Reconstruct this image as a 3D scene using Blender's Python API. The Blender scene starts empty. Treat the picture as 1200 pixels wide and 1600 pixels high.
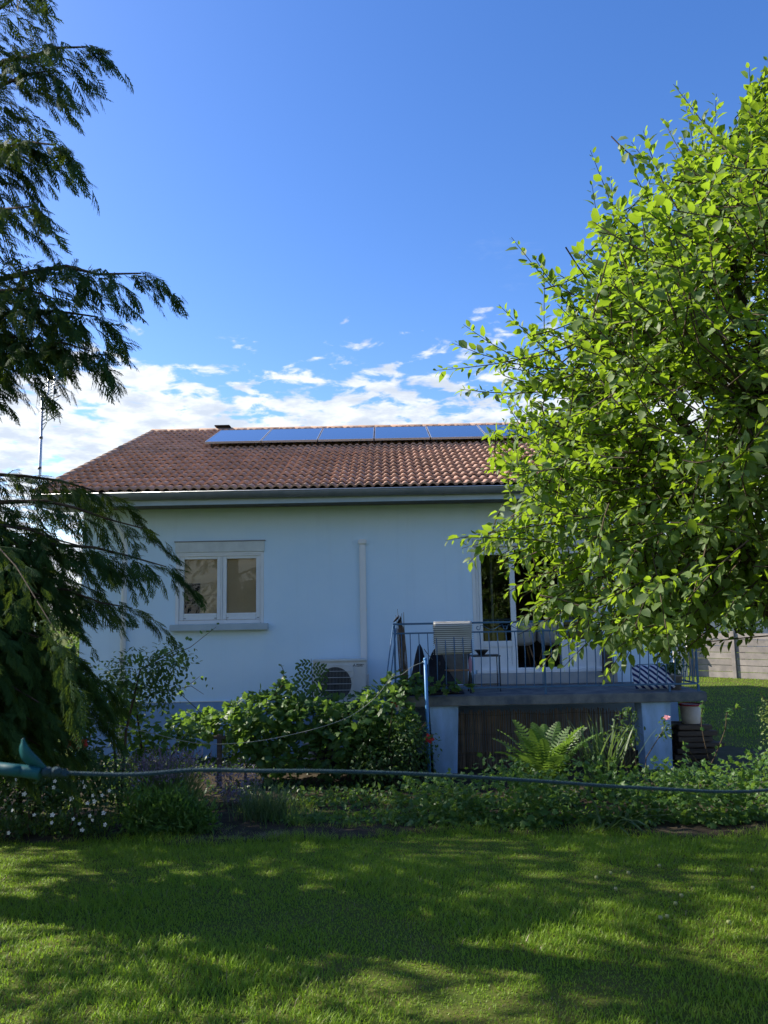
import bpy, math, random
import numpy as np
from mathutils import Vector, Matrix

R_ = math.radians
scene = bpy.context.scene
COL = scene.collection

# ------------------------------------------------------------------ camera
cam_d = bpy.data.cameras.new('camera')
cam_d.sensor_fit = 'VERTICAL'
cam_d.sensor_height = 24.0
cam_d.lens = 1202.0 * 24.0 / 1600.0
cam_d.clip_start = 0.05
cam_d.clip_end = 3000
cam_d.dof.use_dof = True
cam_d.dof.focus_distance = 11.0
cam_d.dof.aperture_fstop = 6.0
cam = bpy.data.objects.new('camera', cam_d)
COL.objects.link(cam)
cam.location = (0, 0, 1.9)
cam.rotation_euler = (Matrix.Rotation(R_(90 + 7.5), 3, 'X') @ Matrix.Rotation(R_(-1.1), 3, 'Z')).to_euler()
scene.camera = cam

# ------------------------------------------------------------------ light
SUN_EL, SUN_BACK = 38.0, 18.0                # degrees up, degrees behind the facade plane (sun stands on the left)
az = R_(-(90 - SUN_BACK))                    # clockwise from +Y
to_sun = Vector((math.cos(R_(SUN_EL)) * math.sin(az), math.cos(R_(SUN_EL)) * math.cos(az), math.sin(R_(SUN_EL))))
sun_d = bpy.data.lights.new('sun', 'SUN')
sun_d.energy = 5.0
sun_d.angle = R_(0.53)
sun_d.color = (1.0, 0.93, 0.80)
sun = bpy.data.objects.new('sun', sun_d)
COL.objects.link(sun)
sun.rotation_euler = to_sun.to_track_quat('Z', 'Y').to_euler()

world = bpy.data.worlds.new('World')
scene.world = world
world.use_nodes = True
wn, wl = world.node_tree.nodes, world.node_tree.links
wn.clear()
def wnode(t, **k):
    n = wn.new(t)
    for a, v in k.items():
        setattr(n, a, v)
    return n
w_out = wnode('ShaderNodeOutputWorld')
w_bg = wnode('ShaderNodeBackground')
w_bg.inputs['Strength'].default_value = 0.15
sky = wnode('ShaderNodeTexSky', sky_type='NISHITA')
sky.sun_disc = False
sky.sun_elevation = R_(SUN_EL)
sky.sun_rotation = az
sky.altitude = 200
sky.air_density = 1.0
sky.dust_density = 0.6
sky.ozone_density = 2.2
def wmath(op, a, b=None, c=None):
    n = wnode('ShaderNodeMath', operation=op)
    for i, v in enumerate((a, b, c)):
        if v is None:
            continue
        if isinstance(v, (int, float)):
            n.inputs[i].default_value = v
        else:
            wl.new(v, n.inputs[i])
    return n.outputs[0]
tc = wnode('ShaderNodeTexCoord')
sep = wnode('ShaderNodeSeparateXYZ')
wl.new(tc.outputs['Generated'], sep.inputs[0])
zc = wmath('ADD', wmath('MAXIMUM', sep.outputs[2], 0.0), 0.11)
comb = wnode('ShaderNodeCombineXYZ')
wl.new(wmath('DIVIDE', sep.outputs[0], zc), comb.inputs[0])
wl.new(wmath('DIVIDE', sep.outputs[1], zc), comb.inputs[1])
comb.inputs[2].default_value = 7.9
def wnoise(scale, detail, rough, dist=0.0):
    n = wnode('ShaderNodeTexNoise')
    n.inputs['Scale'].default_value = scale
    n.inputs['Detail'].default_value = detail
    n.inputs['Roughness'].default_value = rough
    n.inputs['Distortion'].default_value = dist
    wl.new(comb.outputs[0], n.inputs['Vector'])
    return n.outputs['Fac']
def wrange(v, a, b, c, d, smooth=True):
    n = wnode('ShaderNodeMapRange')
    n.interpolation_type = 'SMOOTHSTEP' if smooth else 'LINEAR'
    wl.new(v, n.inputs['Value'])
    for i, x in zip((1, 2, 3, 4), (a, b, c, d)):
        n.inputs[i].default_value = x
    return n.outputs[0]
puffs = wnoise(8.5, 7, 0.55, 0.3)
mids = wnoise(1.9, 3, 0.5)
banks = wnoise(0.62, 2, 0.5)
low = wrange(sep.outputs[2], 0.17, 0.45, 0.32, -0.40)            # clouds gather low over the horizon
dens = wmath('ADD', wmath('ADD', wmath('MULTIPLY', wmath('SUBTRACT', puffs, 0.5), 1.7), low), wmath('MULTIPLY', wmath('SUBTRACT', mids, 0.5), 0.9))
dens = wmath('ADD', dens, wmath('MULTIPLY', wmath('SUBTRACT', banks, 0.5), 0.8))
cover = wrange(dens, 0.02, 0.26, 0.0, 0.92)
wisp_n = wnoise(1.1, 7, 0.68, 0.6)
wisp = wmath('MULTIPLY', wrange(wisp_n, 0.60, 0.80, 0.0, 1.0), 0.20)
cover = wmath('MAXIMUM', cover, wisp)
shade = wnoise(6.5, 6, 0.6)
c_ramp = wnode('ShaderNodeMix', data_type='RGBA')
c_ramp.inputs['A'].default_value = (2.6, 2.85, 3.2, 1)
c_ramp.inputs['B'].default_value = (3.9, 4.0, 4.05, 1)
wl.new(wrange(shade, 0.35, 0.62, 0, 1), c_ramp.inputs['Factor'])
hs = wnode('ShaderNodeHueSaturation')
hs.inputs['Saturation'].default_value = 1.29
hs.inputs['Hue'].default_value = 0.512
hs.inputs['Value'].default_value = 0.87
wl.new(sky.outputs[0], hs.inputs['Color'])
w_mix = wnode('ShaderNodeMix', data_type='RGBA')
wl.new(cover, w_mix.inputs['Factor'])
wl.new(hs.outputs[0], w_mix.inputs['A'])
wl.new(c_ramp.outputs['Result'], w_mix.inputs['B'])
wl.new(w_mix.outputs['Result'], w_bg.inputs['Color'])
wl.new(w_bg.outputs[0], w_out.inputs[0])

scene.view_settings.view_transform = 'Standard'
scene.view_settings.look = 'None'
scene.view_settings.gamma = 1.0
scene.view_settings.use_curve_mapping = False
scene.view_settings.exposure = 0.92
scene.cycles.max_bounces = 6
scene.cycles.diffuse_bounces = 3
scene.cycles.transmission_bounces = 4
scene.cycles.transparent_max_bounces = 8

# ------------------------------------------------------------------ helpers
rnd = random.Random(7)
rng = np.random.default_rng(11)

def tag(o, label=None, cat=None, group=None, kind=None):
    for k, v in (('label', label), ('category', cat), ('group', group), ('kind', kind)):
        if v:
            o[k] = v
    return o

def empty(name, loc, label, cat, group=None, rz=0):
    o = bpy.data.objects.new(name, None)
    COL.objects.link(o)
    o.location = loc
    o.rotation_euler.z = rz
    o.empty_display_size = 0.2
    return tag(o, label, cat, group)

def link(name, me, parent=None, mat=None):
    o = bpy.data.objects.new(name, me)
    COL.objects.link(o)
    if mat is not None and not me.materials:
        me.materials.append(mat)
    if parent is not None:
        o.parent = parent
        o.matrix_parent_inverse = Matrix.Translation(-Vector(origin(parent))) if parent.rotation_euler.z == 0 else parent_world(parent).inverted()
    return o

def parent_world(p):
    m = Matrix.LocRotScale(p.location, p.rotation_euler, p.scale)
    return (parent_world(p.parent) @ p.matrix_parent_inverse @ m) if p.parent else m

def origin(p):
    return parent_world(p).translation

class MB:
    """collects shapes in world coordinates, then links them as one mesh object"""
    def __init__(s):
        s.v, s.f, s.sm = [], [], []
    def add(s, vs, fs, smooth=False):
        n = len(s.v)
        s.v += [tuple(v) for v in vs]
        s.f += [tuple(i + n for i in f) for f in fs]
        s.sm += [smooth] * len(fs)
        return s
    def box(s, x0, x1, y0, y1, z0, z1):
        vs = [(x, y, z) for z in (z0, z1) for y in (y0, y1) for x in (x0, x1)]
        return s.add(vs, [(0, 2, 3, 1), (4, 5, 7, 6), (0, 1, 5, 4), (2, 6, 7, 3), (0, 4, 6, 2), (1, 3, 7, 5)])
    def bbox(s, x0, x1, y0, y1, z0, z1, b=0.006):
        """box with chamfered vertical and horizontal front edges (all edges)"""
        import bmesh
        bm = bmesh.new()
        bmesh.ops.create_cube(bm, size=1)
        for v in bm.verts:
            v.co = Vector(((x0 + x1) / 2 + v.co.x * (x1 - x0), (y0 + y1) / 2 + v.co.y * (y1 - y0), (z0 + z1) / 2 + v.co.z * (z1 - z0)))
        bmesh.ops.bevel(bm, geom=bm.edges[:], offset=b, segments=2, affect='EDGES', clamp_overlap=True)
        bm.verts.index_update()
        s.add([v.co[:] for v in bm.verts], [[v.index for v in f.verts] for f in bm.faces])
        bm.free()
        return s
    def prism(s, pts, d):
        """closed outline pts (3-D) pushed along d"""
        n = len(pts)
        d = Vector(d)
        a = [Vector(p) for p in pts]
        vs = a + [p + d for p in a]
        fs = [tuple(range(n - 1, -1, -1)), tuple(range(n, 2 * n))] + [(i, (i + 1) % n, n + (i + 1) % n, n + i) for i in range(n)]
        return s.add(vs, fs)
    def tube(s, pts, r, n=8, caps=True, smooth=True):
        pts = [Vector(p) for p in pts]
        rs = r if isinstance(r, (list, tuple)) else [r] * len(pts)
        up = None
        vs = []
        for i, p in enumerate(pts):
            t = (pts[min(i + 1, len(pts) - 1)] - pts[max(i - 1, 0)])
            t = t.normalized() if t.length > 1e-9 else Vector((0, 0, 1))
            if up is None:
                up = Vector((0, 0, 1)) if abs(t.z) < 0.9 else Vector((1, 0, 0))
            a = t.cross(up)
            if a.length < 1e-6:
                a = t.orthogonal()
            a.normalize()
            b = a.cross(t).normalized()
            up = b
            for k in range(n):
                q = 2 * math.pi * k / n
                vs.append(p + (a * math.cos(q) + b * math.sin(q)) * rs[i])
        fs = []
        for i in range(len(pts) - 1):
            for k in range(n):
                fs.append((i * n + k, i * n + (k + 1) % n, (i + 1) * n + (k + 1) % n, (i + 1) * n + k))
        s.add(vs, fs, smooth)
        if caps:
            m = len(s.v) - len(vs)
            s.f.append(tuple(m + k for k in range(n - 1, -1, -1)))
            s.f.append(tuple(m + (len(pts) - 1) * n + k for k in range(n)))
            s.sm += [False, False]
        return s
    def lathe(s, prof, c=(0, 0, 0), n=20, axis='Z', smooth=True):
        vs = []
        for r, h in prof:
            for k in range(n):
                q = 2 * math.pi * k / n
                p = (r * math.cos(q), r * math.sin(q), h) if axis == 'Z' else (r * math.cos(q), h, r * math.sin(q))
                vs.append((c[0] + p[0], c[1] + p[1], c[2] + p[2]))
        fs = []
        for i in range(len(prof) - 1):
            for k in range(n):
                fs.append((i * n + k, i * n + (k + 1) % n, (i + 1) * n + (k + 1) % n, (i + 1) * n + k))
        return s.add(vs, fs, smooth)
    def build(s, name, mat, parent=None):
        me = bpy.data.meshes.new(name)
        me.from_pydata(s.v, [], s.f)
        me.polygons.foreach_set('use_smooth', s.sm)
        me.update()
        return link(name, me, parent, mat)

def arrays_mesh(name, V, T, smooth=False):
    me = bpy.data.meshes.new(name)
    V = np.ascontiguousarray(V, dtype=np.float32)
    T = np.ascontiguousarray(T, dtype=np.int32)
    me.vertices.add(len(V))
    me.vertices.foreach_set('co', V.ravel())
    me.loops.add(T.size)
    me.loops.foreach_set('vertex_index', T.ravel())
    me.polygons.add(len(T))
    me.polygons.foreach_set('loop_start', np.arange(0, T.size, 3, dtype=np.int32))
    me.polygons.foreach_set('use_smooth', np.full(len(T), smooth, dtype=bool))
    me.update(calc_edges=True)
    return me

def frames(D, U):
    D = D / np.maximum(np.linalg.norm(D, axis=1, keepdims=True), 1e-9)
    Z = U - (U * D).sum(1, keepdims=True) * D
    Z = Z / np.maximum(np.linalg.norm(Z, axis=1, keepdims=True), 1e-9)
    Y = np.cross(Z, D)
    return np.stack([D, Y, Z], axis=2)            # columns

def scatter(tmpl, P, D, U, S):
    """copies of template (verts, tris) with x axis along D and z axis towards U"""
    tv, tt = tmpl
    M = frames(np.asarray(D, float), np.asarray(U, float))
    S = np.asarray(S, float)
    if S.ndim == 1:
        S = S[:, None]
    loc = tv[None, :, :] * S[:, None, :]
    V = np.einsum('nij,nkj->nki', M, loc) + np.asarray(P)[:, None, :]
    n, k = len(P), len(tv)
    T = tt[None, :, :] + (np.arange(n) * k)[:, None, None]
    return V.reshape(-1, 3), T.reshape(-1, 3)

def merge(parts):
    Vs, Ts, o = [], [], 0
    for V, T in parts:
        Vs.append(V)
        Ts.append(T + o)
        o += len(V)
    return np.concatenate(Vs), np.concatenate(Ts)

def rdir(n):
    a = rng.normal(size=(n, 3))
    return a / np.linalg.norm(a, axis=1, keepdims=True)

def norm_rows(a):
    return a / np.maximum(np.linalg.norm(a, axis=1, keepdims=True), 1e-9)

def gz(x, y):
    t = min(max((y - 4.0) / 7.0, 0.0), 1.0)
    return -0.42 * t * t * (3 - 2 * t)

def gz_np(y):
    t = np.clip((y - 4.0) / 7.0, 0, 1)
    return -0.42 * t * t * (3 - 2 * t)

# ------------------------------------------------------------------ materials
def new_mat(name):
    m = bpy.data.materials.new(name)
    m.use_nodes = True
    nt = m.node_tree
    nt.nodes.clear()
    return m, nt, nt.nodes, nt.links

def nd(nt, t, **k):
    n = nt.nodes.new(t)
    for a, v in k.items():
        setattr(n, a, v)
    return n

def mixc(nt, fac, a, b, blend='MIX'):
    n = nd(nt, 'ShaderNodeMix', data_type='RGBA', blend_type=blend)
    for key, v in (('Factor', fac), ('A', a), ('B', b)):
        if isinstance(v, (int, float)):
            n.inputs[key].default_value = v
        elif isinstance(v, tuple):
            n.inputs[key].default_value = v if len(v) == 4 else v + (1,)
        else:
            nt.links.new(v, n.inputs[key])
    return n.outputs['Result']

def mrange(nt, v, a, b, c=0.0, d=1.0):
    n = nd(nt, 'ShaderNodeMapRange')
    nt.links.new(v, n.inputs[0])
    for i, x in zip((1, 2, 3, 4), (a, b, c, d)):
        n.inputs[i].default_value = x
    return n.outputs[0]

def noise(nt, scale, detail=4, rough=0.55, coord='Object', stretch=None, ):
    t = nd(nt, 'ShaderNodeTexCoord')
    n = nd(nt, 'ShaderNodeTexNoise')
    n.inputs['Scale'].default_value = scale
    n.inputs['Detail'].default_value = detail
    n.inputs['Roughness'].default_value = rough
    if stretch:
        mp = nd(nt, 'ShaderNodeMapping')
        mp.inputs['Scale'].default_value = stretch
        nt.links.new(t.outputs[coord], mp.inputs[0])
        nt.links.new(mp.outputs[0], n.inputs['Vector'])
    else:
        nt.links.new(t.outputs[coord], n.inputs['Vector'])
    return n.outputs['Fac']

def piece_random(nt):
    """a value of its own for every object and every loose piece of a mesh"""
    oi = nd(nt, 'ShaderNodeObjectInfo')
    g = nd(nt, 'ShaderNodeNewGeometry')
    a = nd(nt, 'ShaderNodeMath', operation='ADD')
    nt.links.new(oi.outputs['Random'], a.inputs[0])
    nt.links.new(g.outputs['Random Per Island'], a.inputs[1])
    f = nd(nt, 'ShaderNodeMath', operation='FRACT')
    nt.links.new(a.outputs[0], f.inputs[0])
    return f.outputs[0]

def surf(name, col, rough=0.7, var=None, scale=6, spec=0.3, metal=0.0, bump=0.0, bscale=60, stretch=None, detail=5, coat=0.0, piece=0.0, lo=0.35, hi=0.65):
    m, nt, N, L = new_mat(name)
    out = nd(nt, 'ShaderNodeOutputMaterial')
    p = nd(nt, 'ShaderNodeBsdfPrincipled')
    L.new(p.outputs[0], out.inputs[0])
    p.inputs['Roughness'].default_value = rough
    p.inputs['Metallic'].default_value = metal
    p.inputs['Specular IOR Level'].default_value = spec
    p.inputs['Coat Weight'].default_value = coat
    c = None
    if var is not None:
        c = mixc(nt, mrange(nt, noise(nt, scale, detail, 0.6, stretch=stretch), lo, hi), tuple(col), tuple(var))
    if piece:
        base = c if c is not None else tuple(col)
        r = piece_random(nt)
        k = mrange(nt, r, 0, 1, 1 - piece, 1 + piece)
        hsv = nd(nt, 'ShaderNodeHueSaturation')
        if isinstance(base, tuple):
            hsv.inputs['Color'].default_value = base + (1,)
        else:
            L.new(base, hsv.inputs['Color'])
        L.new(k, hsv.inputs['Value'])
        c = hsv.outputs[0]
    if c is None:
        p.inputs['Base Color'].default_value = tuple(col) + (1,)
    else:
        L.new(c, p.inputs['Base Color'])
    if bump:
        b = nd(nt, 'ShaderNodeBump')
        b.inputs['Strength'].default_value = bump
        b.inputs['Distance'].default_value = 0.01
        L.new(noise(nt, bscale, 4, 0.6, stretch=stretch), b.inputs['Height'])
        L.new(b.outputs[0], p.inputs['Normal'])
    return m

def leaf_mat(name, dark, light, back=None, trans=0.35, tcol=None, rough=0.45, spec=0.35, patch=None, pale=None):
    m, nt, N, L = new_mat(name)
    out = nd(nt, 'ShaderNodeOutputMaterial')
    p = nd(nt, 'ShaderNodeBsdfPrincipled')
    p.inputs['Roughness'].default_value = rough
    p.inputs['Specular IOR Level'].default_value = spec
    r = piece_random(nt)
    c = mixc(nt, r, tuple(dark), tuple(light))
    if pale:
        r2 = nd(nt, 'ShaderNodeMath', operation='MULTIPLY_ADD')
        L.new(r, r2.inputs[0])
        r2.inputs[1].default_value = 7.31
        r2.inputs[2].default_value = 0.13
        r3 = nd(nt, 'ShaderNodeMath', operation='FRACT')
        L.new(r2.outputs[0], r3.inputs[0])
        c = mixc(nt, mrange(nt, r3.outputs[0], 0.80, 0.86), c, tuple(pale))
    if patch:
        c = mixc(nt, mrange(nt, noise(nt, 1.6, 5, 0.65), 0.50, 0.72, 0, 0.75), c, tuple(patch))
    if back:
        g = nd(nt, 'ShaderNodeNewGeometry')
        c = mixc(nt, g.outputs['Backfacing'], c, tuple(back))
    L.new(c, p.inputs['Base Color'])
    t = nd(nt, 'ShaderNodeBsdfTranslucent')
    tc_ = mixc(nt, r, tuple(tcol or light), tuple(x * 1.25 for x in (tcol or light)))
    L.new(tc_, t.inputs['Color'])
    mx = nd(nt, 'ShaderNodeMixShader')
    mx.inputs[0].default_value = trans
    L.new(p.outputs[0], mx.inputs[1])
    L.new(t.outputs[0], mx.inputs[2])
    L.new(mx.outputs[0], out.inputs[0])
    return m

def glass_mat(name, tint=(0.86, 0.9, 0.88), refl=1.0):
    m, nt, N, L = new_mat(name)
    out = nd(nt, 'ShaderNodeOutputMaterial')
    t = nd(nt, 'ShaderNodeBsdfTransparent')
    t.inputs[0].default_value = tint + (1,)
    g = nd(nt, 'ShaderNodeBsdfGlossy')
    g.inputs['Roughness'].default_value = 0.01
    fr = nd(nt, 'ShaderNodeFresnel')
    fr.inputs[0].default_value = 1.6
    mx = nd(nt, 'ShaderNodeMixShader')
    k = nd(nt, 'ShaderNodeMath', operation='MULTIPLY')
    k.inputs[1].default_value = 1.6 * refl
    L.new(fr.outputs[0], k.inputs[0])
    L.new(k.outputs[0], mx.inputs[0])
    L.new(t.outputs[0], mx.inputs[1])
    L.new(g.outputs[0], mx.inputs[2])
    L.new(mx.outputs[0], out.inputs[0])
    return m

M = {}
M['lawn'] = surf('lawn_ground', (0.060, 0.090, 0.014), 0.95, (0.095, 0.095, 0.024), 3.0, spec=0.1, bump=0.6, bscale=40)
M['soil'] = surf('bed_soil', (0.030, 0.024, 0.016), 0.95, (0.060, 0.048, 0.032), 7.0, spec=0.1, bump=1.0, bscale=30)
M['path'] = surf('worn_path', (0.075, 0.065, 0.048), 0.95, (0.045, 0.055, 0.025), 5.0, spec=0.1, bump=0.8, bscale=35)
M['wall'] = surf('render_wall', (0.64, 0.83, 0.95), 0.9, (0.67, 0.85, 0.96), 1.3, spec=0.15, bump=0.25, bscale=140)
def weathered(name, a, b, dirt):
    m, nt, N, L = new_mat(name)
    out = nd(nt, 'ShaderNodeOutputMaterial')
    p = nd(nt, 'ShaderNodeBsdfPrincipled')
    p.inputs['Roughness'].default_value = 0.92
    p.inputs['Specular IOR Level'].default_value = 0.12
    c = mixc(nt, mrange(nt, noise(nt, 0.8, 6, 0.6), 0.35, 0.65), a, b)
    streak = mrange(nt, noise(nt, 1.0, 5, 0.6, stretch=(7.0, 7.0, 0.35)), 0.54, 0.80, 0.0, 0.13)
    c = mixc(nt, streak, c, dirt)
    spots = mrange(nt, noise(nt, 14, 4, 0.7), 0.66, 0.80, 0.0, 0.22)
    c = mixc(nt, spots, c, dirt)
    L.new(c, p.inputs['Base Color'])
    bp = nd(nt, 'ShaderNodeBump')
    bp.inputs['Strength'].default_value = 0.35
    bp.inputs['Distance'].default_value = 0.008
    L.new(noise(nt, 110, 4, 0.7), bp.inputs['Height'])
    L.new(bp.outputs[0], p.inputs['Normal'])
    L.new(p.outputs[0], out.inputs[0])
    return m
M['wall'] = weathered('render_wall', (0.64, 0.82, 0.95), (0.70, 0.86, 0.97), (0.42, 0.52, 0.58))
M['box'] = surf('shutter_box_paint', (0.68, 0.71, 0.68), 0.5, (0.58, 0.61, 0.59), 5, spec=0.3)
M['soffit'] = surf('soffit_boards', (0.14, 0.14, 0.13), 0.8, (0.10, 0.10, 0.10), 3)
M['plinth'] = surf('blue_plinth', (0.20, 0.33, 0.52), 0.9, (0.26, 0.38, 0.56), 2.0, spec=0.15, bump=0.4, bscale=90)
M['pillar'] = surf('stained_pillar', (0.36, 0.54, 0.80), 0.9, (0.24, 0.36, 0.50), 2.4, spec=0.15, bump=0.5, bscale=70, stretch=(2, 2, 0.7))
M['white'] = surf('white_pvc', (0.78, 0.80, 0.80), 0.35, (0.74, 0.76, 0.76), 3, spec=0.5)
M['trim'] = surf('painted_trim', (0.46, 0.54, 0.58), 0.6, (0.40, 0.48, 0.52), 3, spec=0.3)
M['zinc'] = surf('gutter_zinc', (0.16, 0.18, 0.19), 0.42, (0.22, 0.23, 0.24), 4, spec=0.5, metal=0.35)
M['tile'] = surf('clay_tile', (0.56, 0.33, 0.235), 0.88, (0.45, 0.295, 0.225), 5, spec=0.12, bump=0.5, bscale=80, piece=0.16)
M['tile_edge'] = surf('ridge_clay', (0.40, 0.25, 0.18), 0.85, (0.32, 0.23, 0.18), 6, spec=0.2, bump=0.4, piece=0.2)
M['deck'] = surf('roof_deck', (0.05, 0.035, 0.028), 0.9)
M['pv'] = surf('solar_cells', (0.012, 0.020, 0.055), 0.10, (0.016, 0.026, 0.070), 40, spec=0.8, coat=0.6)
M['alu'] = surf('aluminium', (0.55, 0.56, 0.58), 0.4, metal=0.8, spec=0.5)
M['darkmetal'] = surf('dark_metal', (0.035, 0.037, 0.042), 0.45, spec=0.4)
M['blue'] = surf('blue_paint', (0.045, 0.125, 0.24), 0.5, (0.06, 0.14, 0.24), 12, spec=0.4)
M['bluepole'] = surf('pole_paint', (0.06, 0.22, 0.50), 0.45, (0.08, 0.25, 0.50), 12, spec=0.4)
M['slab'] = surf('slab_concrete', (0.20, 0.21, 0.21), 0.92, (0.095, 0.115, 0.135), 5.0, spec=0.15, bump=0.7, bscale=45)
M['concrete'] = surf('fence_concrete', (0.34, 0.30, 0.27), 0.9, (0.24, 0.215, 0.20), 3.5, spec=0.15, bump=0.5, bscale=50, piece=0.12)
M['step'] = surf('step_stone', (0.42, 0.43, 0.42), 0.85, (0.34, 0.35, 0.35), 6, spec=0.2, bump=0.3)
M['reed'] = surf('reed', (0.22, 0.165, 0.115), 0.8, (0.12, 0.09, 0.065), 5, spec=0.15, piece=0.45)
M['bark'] = surf('bark', (0.085, 0.065, 0.05), 0.95, (0.045, 0.035, 0.028), 14, spec=0.1, bump=1.0, bscale=35, stretch=(1, 1, 0.35))
M['twig'] = surf('twig_bark', (0.10, 0.075, 0.05), 0.85, (0.055, 0.042, 0.03), 20, spec=0.15)
M['drytwig'] = surf('dry_twig', (0.22, 0.16, 0.105), 0.85, (0.13, 0.09, 0.06), 16, spec=0.15, piece=0.3)
M['wood'] = surf('weathered_wood', (0.10, 0.08, 0.065), 0.85, (0.055, 0.045, 0.038), 6, spec=0.15, bump=0.6, stretch=(0.3, 3, 3), piece=0.35)
M['woodwarm'] = surf('oak_wood', (0.42, 0.25, 0.13), 0.6, (0.34, 0.19, 0.10), 8, spec=0.3, stretch=(0.3, 4, 4))
M['blackcloth'] = surf('black_cloth', (0.012, 0.013, 0.017), 0.8, (0.020, 0.021, 0.028), 9, spec=0.2)
M['greycloth'] = surf('grey_canvas', (0.20, 0.20, 0.19), 0.9, (0.16, 0.16, 0.155), 12, spec=0.1)
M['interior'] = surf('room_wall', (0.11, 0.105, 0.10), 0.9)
M['blind'] = surf('beige_blind', (0.66, 0.50, 0.32), 0.9, (0.60, 0.45, 0.28), 2.0, spec=0.1)
M['ac'] = surf('ac_casing', (0.66, 0.66, 0.62), 0.45, (0.60, 0.60, 0.56), 5, spec=0.4)
M['acdark'] = surf('ac_coil', (0.06, 0.065, 0.07), 0.5, metal=0.3)
M['ink'] = surf('logo_ink', (0.05, 0.055, 0.06), 0.6)
M['chair'] = surf('chair_shell', (0.62, 0.60, 0.57), 0.5, spec=0.4)
M['pink'] = surf('pink_cloth', (0.42, 0.24, 0.34), 0.8)
M['terracotta'] = surf('pot_grey', (0.20, 0.19, 0.18), 0.8, (0.14, 0.135, 0.13), 8)
M['tub'] = surf('bucket_plastic', (0.58, 0.53, 0.47), 0.6, (0.46, 0.41, 0.36), 5, spec=0.4)
M['tubrim'] = surf('bucket_rim_red', (0.28, 0.035, 0.045), 0.5)
M['barrel'] = surf('dark_blue_barrel', (0.012, 0.025, 0.06), 0.4, spec=0.4)
M['rope'] = surf('blue_rope', (0.014, 0.046, 0.062), 0.8, (0.022, 0.062, 0.078), 60, spec=0.3, bump=0.8, bscale=300)
M['teal'] = surf('teal_sleeve', (0.010, 0.10, 0.095), 0.5, (0.012, 0.06, 0.075), 30, spec=0.15)
M['wire'] = surf('pale_wire', (0.26, 0.27, 0.23), 0.5, spec=0.4)
M['petalw'] = leaf_mat('white_petal', (0.75, 0.75, 0.72), (0.85, 0.84, 0.80), trans=0.25, tcol=(0.7, 0.7, 0.66))
M['petalr'] = leaf_mat('red_petal', (0.36, 0.015, 0.02), (0.50, 0.03, 0.03), trans=0.2, tcol=(0.5, 0.03, 0.03))
M['petalp'] = leaf_mat('pink_petal', (0.60, 0.22, 0.27), (0.72, 0.36, 0.38), trans=0.25, tcol=(0.7, 0.3, 0.33))
M['lavfl'] = leaf_mat('lavender_spike', (0.13, 0.10, 0.18), (0.26, 0.22, 0.28), trans=0.15, tcol=(0.2, 0.16, 0.25))
M['fruit'] = surf('fallen_fruit', (0.24, 0.28, 0.09), 0.5, (0.30, 0.29, 0.13), 20)
M['apple'] = leaf_mat('apple_leaf', (0.055, 0.120, 0.016), (0.135, 0.225, 0.032), back=(0.13, 0.19, 0.07), trans=0.44, tcol=(0.32, 0.48, 0.025), rough=0.5, spec=0.28, pale=(0.20, 0.26, 0.12))
M['cedar'] = leaf_mat('cypress_scale', (0.014, 0.042, 0.014), (0.034, 0.075, 0.018), trans=0.19, tcol=(0.19, 0.28, 0.025), rough=0.75, spec=0.12)
M['vine'] = leaf_mat('vine_leaf', (0.035, 0.090, 0.020), (0.075, 0.15, 0.030), back=(0.10, 0.17, 0.07), trans=0.38, tcol=(0.20, 0.34, 0.04))
M['rose'] = leaf_mat('rose_leaf', (0.030, 0.070, 0.020), (0.065, 0.12, 0.032), trans=0.32, tcol=(0.16, 0.28, 0.04))
M['geran'] = leaf_mat('ground_cover_leaf', (0.040, 0.105, 0.020), (0.085, 0.165, 0.032), trans=0.35, tcol=(0.20, 0.34, 0.04))
M['shrub'] = leaf_mat('pale_shrub_leaf', (0.085, 0.135, 0.035), (0.165, 0.215, 0.065), trans=0.35, tcol=(0.28, 0.38, 0.08))
M['dark_shrub'] = leaf_mat('dark_shrub_leaf', (0.020, 0.055, 0.014), (0.045, 0.095, 0.022), trans=0.3, tcol=(0.12, 0.22, 0.03))
M['fern'] = leaf_mat('fern_leaf', (0.050, 0.115, 0.022), (0.090, 0.165, 0.032), trans=0.35, tcol=(0.20, 0.34, 0.04))
M['sword'] = leaf_mat('sword_leaf', (0.055, 0.105, 0.040), (0.10, 0.15, 0.06), trans=0.3, tcol=(0.18, 0.28, 0.06))
M['grass'] = leaf_mat('grass_blade', (0.115, 0.215, 0.010), (0.215, 0.32, 0.020), trans=0.44, tcol=(0.26, 0.42, 0.03), rough=0.5, patch=(0.22, 0.28, 0.03))
M['dry'] = leaf_mat('dry_grass', (0.16, 0.125, 0.075), (0.27, 0.215, 0.13), trans=0.25, tcol=(0.3, 0.24, 0.14))
M['far'] = leaf_mat('far_leaf', (0.050, 0.110, 0.022), (0.110, 0.175, 0.040), trans=0.35, tcol=(0.24, 0.36, 0.05))
M['glass'] = glass_mat('window_glass')
M['winglass'] = glass_mat('dull_window_glass', (0.92, 0.92, 0.9), 0.30)
M['farwall'] = surf('far_house_wall', (0.62, 0.58, 0.54), 0.9, (0.55, 0.51, 0.47), 1.5)

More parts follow.
